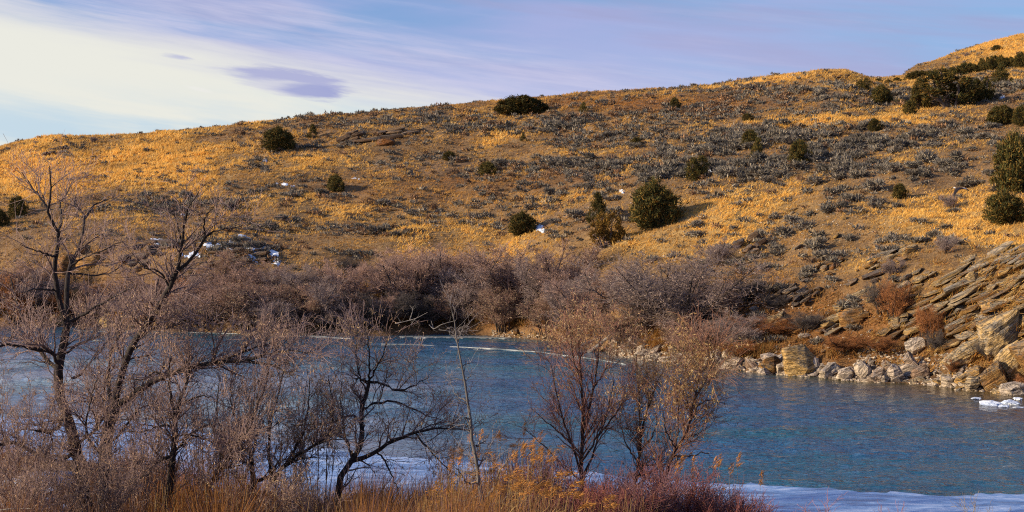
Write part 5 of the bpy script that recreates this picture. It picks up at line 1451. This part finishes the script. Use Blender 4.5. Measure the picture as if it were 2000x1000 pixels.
# ------------------------------------------------------------------ bare shrubs at the foot of those trees
def fg_shrub(px, Y, H, spread, label, n=34, nt=700, nf=1500, nl=2500, tw=(0.22, 0.155, 0.145), lf=((0.48, 0.33, 0.21), (0.36, 0.24, 0.18)), lean=0.0, name='bare_shrub', group=None, r=0.008, arch=0.0):
    x = (px - 1000) / F * Y
    base = np.array([x, Y, float(bank_z(x, Y)) - 0.03])
    root = thing(name, label, 'shrub', base, group)
    th = U(0, 6.283, n); rad = spread * np.sqrt(U(0.02, 1, n))
    foot = base + np.stack([0.16 * spread * np.cos(th), 0.16 * spread * np.sin(th), np.zeros(n)], 1)
    tip = base + np.stack([rad * np.cos(th) + lean, rad * np.sin(th), H * U(0.55, 1.0, n)], 1)
    P = np.stack([spline([a, a * 0.62 + b * 0.38 + [0, 0, 0.10 * H], a * .25 + b * .75 + [0, 0, .05 * H + arch], b], 8) for a, b in zip(foot, tip)])
    P[:, 1:] += rng.normal(size=(n, 7, 3)) * 0.02
    R = np.tile(np.linspace(r, r * 0.35, 8), (n, 1)) * U(0.6, 1.5, (n, 1))
    g = Geo(); tubes(g, P, R, 4, np.array(tw) * 0.8, 0.25)
    link('stems', g.mesh('stems', M_twig, base, True), root)
    t1, r1 = sprout(P, R, nt, 0.15, 1.0, (0.3, 1.0), (0.25, 0.7), 0.45, 5, 0.18, 0.6, 0.006, 0.5)
    g = Geo(); tubes(g, t1, np.maximum(r1, 0.0032), 3, tw, 0.3)
    t2, r2 = sprout(t1, np.maximum(r1, 0.0032), nf, 0.1, 1.0, (0.3, 1.0), (0.12, 0.36), 0.3, 3, 0.2, 0.8, 0.0035, 0.6)
    tubes(g, t2, np.maximum(r2, 0.0028), 3, np.array(tw) * 1.1, 0.35)
    link('twigs', g.mesh('twigs', M_twig, base), root, kind='stuff')
    if nl:
        g = Geo()
        pos, tan = along(np.concatenate([t2, t1[:, [0, 2, 4]]]), nl, 0.1, 1.0)
        c = np.where(U(0, 1, (nl, 1)) < 0.55, np.array(lf[0]), np.array(lf[1])) * U(0.65, 1.2, (nl, 1))
        leaves(g, pos, tan * 0.5 + rng.normal(size=(nl, 3)) * 0.6 - np.array([0, 0, 0.7]), U(0.035, 0.08, nl), U(0.01, 0.02, nl), c)
        link('withered_leaves', g.mesh('withered_leaves', M_leaf, base), root, kind='stuff')
tanl = ((0.54, 0.40, 0.24), (0.42, 0.29, 0.19))
for s in [(-30, 25, 3.6, 1.3, 'tangled bare shrub cut by the left edge'), (45, 24, 3.0, 1.2, 'dense twiggy shrub left of the tallest trunk'), (95, 22, 1.7, 1.3, 'low brown leafy brush before the tallest trunk'),
          (185, 22.5, 1.5, 1.1, 'low brown brush between the two big trunks'), (255, 24, 2.6, 1.0, 'twiggy shrub between the leaning tree and the slim trunk'), (10, 21, 1.1, 1.2, 'low leafy brush in the bottom left corner'),
          (300, 26.5, 3.2, 1.2, 'tall fine-twigged shrub behind the slim dark trunk')]:
    fg_shrub(*s, n=26, nt=300, nf=600, nl=1500)
for s in [(395, 26.5, 3.2, 1.2, 'fine-twigged shrub behind the small bent tree'), (455, 27, 3.5, 1.0, 'upright twiggy shrub right of the small bent tree'), (560, 26, 3.3, 1.1, 'tan-leaved shrub in the middle of the left thicket'),
          (625, 26.5, 3.5, 1.1, 'tan-leaved shrub left of the spreading tree'), (520, 23.5, 1.6, 1.0, 'low tangled brush at the foot of the crooked tree'), (600, 23.5, 1.5, 1.0, 'low dark brush between the crooked and the spreading tree')]:
    fg_shrub(*s, n=15, nt=170, nf=300, nl=1100, lf=tanl, tw=(0.24, 0.165, 0.15))
red = (0.25, 0.095, 0.085); purple = (0.21, 0.115, 0.13)
for i, (px, Y, H, sp, lab) in enumerate([(1060, 24.5, 1.6, .8, 'purplish stems behind the drooping reed plumes'), (1110, 23.0, 1.15, .8, 'dark red stems under the upright tree'), (1165, 24.0, 1.5, .8, 'purple-red shrub right of the upright tree'),
                                (1215, 23.0, 1.2, .8, 'red-brown shrub below the two-stemmed sapling'), (1265, 23.5, 1.45, .8, 'rusty red shrub around the foot of the leaning slender tree'), (1320, 24.0, 1.5, .8, 'purplish shrub right of the leaning slender tree foot'),
                                (1370, 24.0, 1.1, .8, 'reddish shrub at the right end of the near brush'), (1425, 23.5, .85, .8, 'thin reddish brush at the edge of the near ice'), (1010, 25.0, 1.4, .7, 'violet-brown stems right of the white snag')]):
    fg_shrub(px, Y, H, sp, lab, n=60, nt=700, nf=900, nl=500, tw=red if i % 2 else purple, lf=((0.42, 0.19, 0.08), (0.30, 0.13, 0.07)), name='red_stemmed_shrub', r=0.007)
for i, (px, Y, H, lab) in enumerate([(1480, 23.5, 1.0, 'tall thin reddish sprig leaning left on the ice edge'), (1545, 23.0, .6, 'short pink sprig on the ice right of the leaning one'), (1608, 23.5, 1.05, 'tall pink sprig standing before the ice'),
                        (1690, 23.0, .55, 'short reddish sprig in the bottom right ice'), (1745, 23.5, .85, 'single upright pink sprig before the river'), (1800, 23.0, .45, 'low reddish sprig near the far right ice'), (1895, 24, 1.0, 'pale bent sprig rising over the ice at right'),
                        (1965, 24, .8, 'forked pale sprig near the right edge'), (1640, 22.5, .4, 'low pink tuft at the bottom of the ice'), (1850, 22.5, .4, 'low red tuft below the pale bent sprig')]):
    fg_shrub(px, Y, H, .28, lab, n=5 if H > .8 else 9, nt=26, nf=30, nl=0, tw=(0.34, 0.17, 0.17) if px < 1880 else (0.30, 0.27, 0.25), name='bare_sprig', r=0.010, lean=-0.1)
wood('pale dead branch lying in the bottom left corner', 21.0, [[(-20, 1000), (20, 994), (64, 993)], [(36, 994), (48, 986), (56, 987)], [(40, 993), (30, 1000)]], 0.022, name='dead_branch', cat='branch')

# ------------------------------------------------------------------ reeds
def reed_geo(x, y, z, H, lean, plume, g_s, g_p, dense=1.0, bend=0.12):
    b = np.array([x, y, z])
    tip = b + np.array([lean * H, U(-.05, .05) * H, H])
    P = spline([b, b * .5 + tip * .5 + [-lean * H * .12, 0, 0.02 * H], tip], 6)
    tubes(g_s, P[None], np.linspace(0.0055, 0.003, 6)[None], 3, np.array([0.42, 0.29, 0.13]) * U(0.7, 1.15))
    if plume:
        n = int(60 * dense)
        u = U(0, 1, n)
        L = plume
        ax = np.stack([tip[0] + L * (u * .72), np.full(n, tip[1]), tip[2] + L * (0.55 * u - 0.38 * u * u)], 1) if bend > .2 else np.stack([tip[0] + L * u * bend, np.full(n, tip[1]), tip[2] + L * u], 1)
        w = 0.055 * np.sin(np.pi * np.clip(u * 0.85 + 0.1, 0, 1))
        d = norm(np.array([0.75, 0, 0.25 if bend > .2 else 0.9]) + rng.normal(size=(n, 3)) * 0.32 - np.array([0, 0, .25 if bend > .2 else 0]))
        c = np.array([0.58, 0.28, 0.075]) * U(0.6, 1.15, (n, 1))
        shards(g_p, ax + rng.normal(size=(n, 3)) * w[:, None] * .6, d, U(0.07, 0.15, n) * L / .3, U(0.010, 0.02, n) * L / .3, c)
RDK = [(930, 900, 'white snag'), (935, 960, 'snag foot'), (1000, 890, 'snag side branch'), (1040, 840, 'upright tree limb'), (1060, 950, 'purplish stems'), (1136, 900, 'upright tree trunk'), (1120, 980, 'dark red stems'),
       (1180, 980, 'purple-red shrub'), (890, 930, 'left snag twigs'), (1335, 930, 'leaning slender tree'), (1400, 915, 'reddish shrub'), (1480, 950, 'reddish sprig')]
RDX = np.array([[q[0], q[1]] for q in RDK], float)
def reed(px, py, Y, plume, bend, label, group):
    x, z = (px - 1000) / F * Y, CZ + (500 - py) / F * Y
    lean = U(.05, .16) if bend > .2 else U(-.03, .05)
    H0 = z - float(bank_z(x, Y))
    if H0 < 0.3: return
    bx_ = x - lean * H0
    bz = float(bank_z(bx_, Y)) - 0.02
    hw = 'tall' if z - bz > 1.75 else ('short' if z - bz < 1.2 else 'middling')
    label = once(lambda q: f'{hw} reed, {"drooping" if bend > .2 else "narrow upright"} {"full" if plume > .2 else "thin"} orange plume, {nearby(px, py, RDK, RDX, q)}')
    root = thing('reed', label, 'reed', (bx_, Y, bz), group)
    gs, gp = Geo(), Geo()
    reed_geo(bx_, Y, bz, z - bz, lean, plume, gs, gp, 1.0, bend)
    th = rng.normal(size=(3, 3)); pb = np.array([bx_, Y, bz]) + np.array([lean, 0, 1.0]) * (H0 * U(.3, .8, 3))[:, None]
    leaves(gs, pb, np.array([.7, 0, .4]) + th * .4, U(.25, .45, 3), np.full(3, .014), np.tile([0.46, 0.31, 0.13], (3, 1)))
    o = (bx_, Y, bz)
    link('stem', gs.mesh('stem', M_reed, o), root); link('plume', gp.mesh('plume', M_reed, o), root)
for (px, py, Y, pl) in [(1050, 950, 20.5, .26), (1082, 932, 21, .30), (1105, 930, 21, .22), (1052, 966, 20.5, .2), (1020, 950, 20.5, .22), (1014, 968, 20, .2), (1064, 970, 20, .22), (1092, 968, 20, .2), (1112, 948, 21, .28), (1110, 966, 20.5, .22),
                        (1005, 946, 21, .24), (996, 956, 20.5, .22), (1120, 972, 20, .2), (1130, 992, 19.6, .3), (1176, 976, 20, .24), (1180, 990, 19.6, .22), (1028, 958, 20.5, .26), (1076, 958, 20.5, .2), (980, 938, 21.5, .24), (965, 955, 21, .22), (1000, 925, 22, .22)]:
    reed(px, py, Y, pl, .5, 'reed with a drooping orange plume bent to the right before the red stems', 'drooping reed plumes by the white snag')
for i in range(56):
    px = U(872, 1062) if i < 46 else U(1040, 1090)
    reed(px, U(848, 950) if i < 34 else U(880, 960), U(23.5, 26.5), U(.15, .25), U(.05, .2) if i % 3 else .5, 'upright reed with a feathery orange plume behind the white snag', 'upright reeds behind the white snag')
for (px, py) in [(1394, 918), (1402, 912), (1440, 912), (1352, 920), (1352, 936), (1425, 930), (1320, 926), (1330, 918), (1485, 948)]:
    reed(px, py, 24.5, .24, .1, 'single orange reed plume against the blue water', 'reed plumes against the blue water')
gs, gp = Geo(), Geo()
for i in range(620):
    px = rng.choice([U(820, 1100), U(280, 480), U(600, 900), U(1050, 1250), U(200, 700)], p=[.45, .12, .18, .15, .10]); Y = U(21.5, 27.5)
    x = (px - 1000) / F * Y
    H = U(0.7, 1.6) * (1.15 if 860 < px < 1080 else .75)
    reed_geo(x, Y, float(bank_z(x, Y)), H, U(-.12, .16), U(.14, .26) if (U(0, 1) < .30 and 830 < px < 1080) else 0, gs, gp, .5, U(.1, .5))
n = 2600
px = U(800, 1260, n); Y = U(21, 27.5, n); x = (px - 1000) / F * Y
P0 = np.stack([x, Y, bank_z(x, Y)], 1)
hh = U(.4, 1.25, n)[:, None]
d = norm(np.array([.08, 0, 1.0]) + rng.normal(size=(n, 3)) * .16)
P = np.stack([P0, P0 + d * hh * .5, P0 + d * hh + rng.normal(size=(n, 3)) * .06], 1)
cc = np.where(U(0, 1, (n, 1)) < .5, np.array([[.17, .10, .11]]), np.array([[.40, .25, .11]]))
tubes(gs, P, np.tile([.0048, .004, .002], (n, 1)), 3, cc, .3)
link('reed_bed', gs.mesh('reed_bed', M_reed), kind='stuff', label='mass of thin dry reed stems on the near bank', cat='reeds')
link('reed_plumes', gp.mesh('reed_plumes', M_reed), kind='stuff', label='scattered feathery plumes over the reed stems', cat='reeds')

# dry grass and litter on the near bank
n = 30000
px = U(-80, 1500, n) ; Y = U(17.5, 33.5, n); x = (px - 1000) / F * Y
ok = (Y < near_edge(x) + .4) & (U(0, 1, n) < np.where(px > 1250, .4, 1))
x, Y, px = x[ok], Y[ok], px[ok]; n = len(x)
cl = fbm(x / 1.1, Y / 1.1, 0, 3, 63)
z = bank_z(x, Y)
oran = blobs(px, 0 * px, [(420, 0, 90, 9, 1.0), (340, 0, 60, 9, .8), (720, 0, 50, 9, .9), (900, 0, 90, 9, .9), (1000, 0, 80, 9, .6), (270, 0, 50, 9, .6), (20, 0, 60, 9, .5)])
c = np.array([.15, .085, .055]) + np.clip(oran * .75 + (cl - .55) * 1.6, 0, 1)[:, None] * (np.array([.44, .20, .06]) - np.array([.15, .085, .055]))
c = np.where(U(0, 1, (n, 1)) < .25, np.array([[.20, .12, .13]]), c)
c = c * U(.6, 1.2, (n, 1))
g = Geo()
hgt = U(.2, .6, n) * (0.2 + 1.4 * sstep(cl, .35, .65)) * (1 + 1.0 * np.clip(oran, 0, 1))
for b in range(4):
    d = norm(np.array([.25, -.1, .9]) + rng.normal(size=(n, 3)) * .42)
    shards(g, np.stack([x, Y, z - .02], 1) + rng.normal(size=(n, 3)) * np.array([.05, .05, 0]), d, hgt * U(.6, 1.2, n), .016, c * U(.8, 1.2, (n, 1)))
link('bank_grass', g.mesh('bank_grass', M_grass), kind='stuff', label='orange and brown dry grass on the near bank', cat='grass')
def bank_snow(px, Y, w_, d_, label):
    n, m_ = 15, 9
    x0 = (px - 1000) / F * Y
    a, b = np.meshgrid(np.linspace(-1, 1, n), np.linspace(-1, 1, m_))
    X, YY = x0 + a * w_, Y + b * d_
    nn = fbm(X * 1.6, YY * 1.6, 0, 3, 67)
    Z = bank_z(X, YY) + np.clip(.16 * (1 - np.hypot(a, b)) + .22 * (nn - .5), -.2, .14) + .03
    ix = np.arange(m_ * n).reshape(m_, n)
    Q = np.stack([ix[:-1, :-1], ix[:-1, 1:], ix[1:, 1:], ix[1:, :-1]], -1)
    o = (x0, Y, float(bank_z(x0, Y)))
    link('snow_patch', Geo().put(np.stack([X, YY, Z], -1).reshape(-1, 3), quads=Q).mesh('snow_patch', M_snow, o, True), None, o, None, label, 'snow patch')
for s in [(50, 30, 1.0, 2.6, 'snow on the near bank behind the tangled left shrubs'), (75, 26, .5, 1.6, 'snow patch low among the left shrubs nearer the tallest trunk'), (30, 27, .5, 1.2, 'small snow patch at the left edge of the near bank'), (480, 26.2, .35, .8, 'small snow patch in the orange grass by the small bent tree'), (715, 25, .4, 1.5, 'snow patch at the foot of the spreading tree')]:
    bank_snow(*s)

# ------------------------------------------------------------------ ice lumps in the river and the flying bird
def ice_lump(px, py, wpx, hpx, label, seed):
    Y = CZ * F / (py - 500)
    k = Y / F
    me = big_rock_mesh('ice_lump', M_snow, wpx * k, wpx * k * 0.9, hpx * k * 1.3, seed, 0.3, 3, 0.42, 4)
    link('ice_lump', me, None, ((px - 1000) * k, Y, 0.02), None, label, 'ice')
for s in [(1936, 791, 50, 13, 'largest white ice lump in the shallows under the outcrop', 1), (1972, 788, 40, 11, 'second white ice lump right of the largest'), (1905, 779, 26, 4, 'thin ice patch upstream of the largest lump'), (1988, 797, 30, 4, 'flat ice patch below the two white lumps'), (1988, 780, 18, 6, 'small ice lump by the shore at the right edge'), (1958, 795, 30, 6, 'low ice lump between the two white ones')]:
    ice_lump(*(s if len(s) == 6 else s + (len(s[4]),)))

M_bird = plain_mat('dark_plumage', (0.035, 0.025, 0.022)); M_white = plain_mat('white_plumage', (0.8, 0.8, 0.78)); M_brownp = plain_mat('brown_plumage', (0.10, 0.05, 0.03)); M_beak = plain_mat('beak', (0.25, 0.2, 0.1))
def bird(px, py, Y):
    p = at(px, py, Y); k = Y / F
    r = thing('bird', 'dark bird with a white wing patch flying low over the slope', 'bird', p)
    def loft(name, secs, mat, parent=r):
        """sections: centre (px offsets), half-size (w, h)"""
        g = Geo(); n = len(secs); a = np.arange(10) * 2 * math.pi / 10
        V = []
        for (x, y, z, wy, wz) in secs:
            V.append(np.stack([np.full(10, x), y + wy * np.cos(a), z + wz * np.sin(a)], 1))
        V = np.array(V) * k
        idx = np.arange(n * 10).reshape(n, 10); nx = np.roll(idx, -1, 1)
        Q = np.stack([idx[:-1], nx[:-1], nx[1:], idx[1:]], -1)
        g.put(V.reshape(-1, 3), quads=Q)
        return link(name, g.mesh(name, mat, smooth=True), parent)
    b = loft('body', [(-9, 0, .5, .3, .3), (-7, 0, .3, 1.6, 1.4), (-4, 0, 0, 2.6, 2.3), (0, 0, -.2, 3.0, 2.6), (4, 0, -.4, 2.2, 1.8), (8, 0, -.6, 1.0, .7), (11, 0, -.8, .8, .2)], M_brownp)
    loft('head', [(-12, 0, 1.6, .3, .2), (-11, 0, 1.6, 1.2, 1.2), (-9.4, 0, 1.4, 1.6, 1.6), (-7.5, 0, .8, 1.4, 1.4)], M_white)
    loft('beak', [(-14.2, 0, 1.3, .1, .1), (-13, 0, 1.5, .35, .4), (-11.8, 0, 1.6, .6, .6)], M_beak)
    loft('tail', [(10, 0, -.7, .9, .35), (13, 0, -.9, 2.2, .3), (16, 0, -1.0, 2.8, .2)], M_bird)
    def wing(pts, mat, name):
        g = Geo(); V = []
        for (x, y, z, ch, th) in pts:
            a = np.arange(8) * 2 * math.pi / 8
            V.append(np.stack([x + ch * np.cos(a), np.full(8, y), z + th * np.sin(a) - 0.05 * ch * np.cos(a)], 1))
        V = np.array(V) * k
        n = len(pts); idx = np.arange(n * 8).reshape(n, 8); nx = np.roll(idx, -1, 1)
        g.put(V.reshape(-1, 3), quads=np.stack([idx[:-1], nx[:-1], nx[1:], idx[1:]], -1))
        return link(name, g.mesh(name, mat, smooth=True), r)
    # near wing sweeps down to the left, far wing out to the right with the white patch
    wing([(-1, -2, 1.2, 4.0, .8), (-4, -6, 1.0, 4.6, .7), (-9, -11, -3.5, 4.2, .6), (-14, -15, -9, 3.2, .5), (-17, -18, -14, 1.0, .3)], M_bird, 'wing')
    wing([(1, 2, 1.4, 4.0, .8), (7, 6, 1.8, 4.6, .8), (13, 10, .8, 4.4, .7), (19, 14, -1.2, 3.2, .5), (25, 17, -3.8, .8, .3)], M_bird, 'wing')
    wing([(7, 3.0, .5, 2.6, 1.3), (10, 4.8, .5, 3.4, 1.5), (13, 6.4, .1, 3.2, 1.4), (17, 8.4, -.9, 1.8, 1.0)], M_white, 'wing_patch')
bird(1874, 368, 70.0)
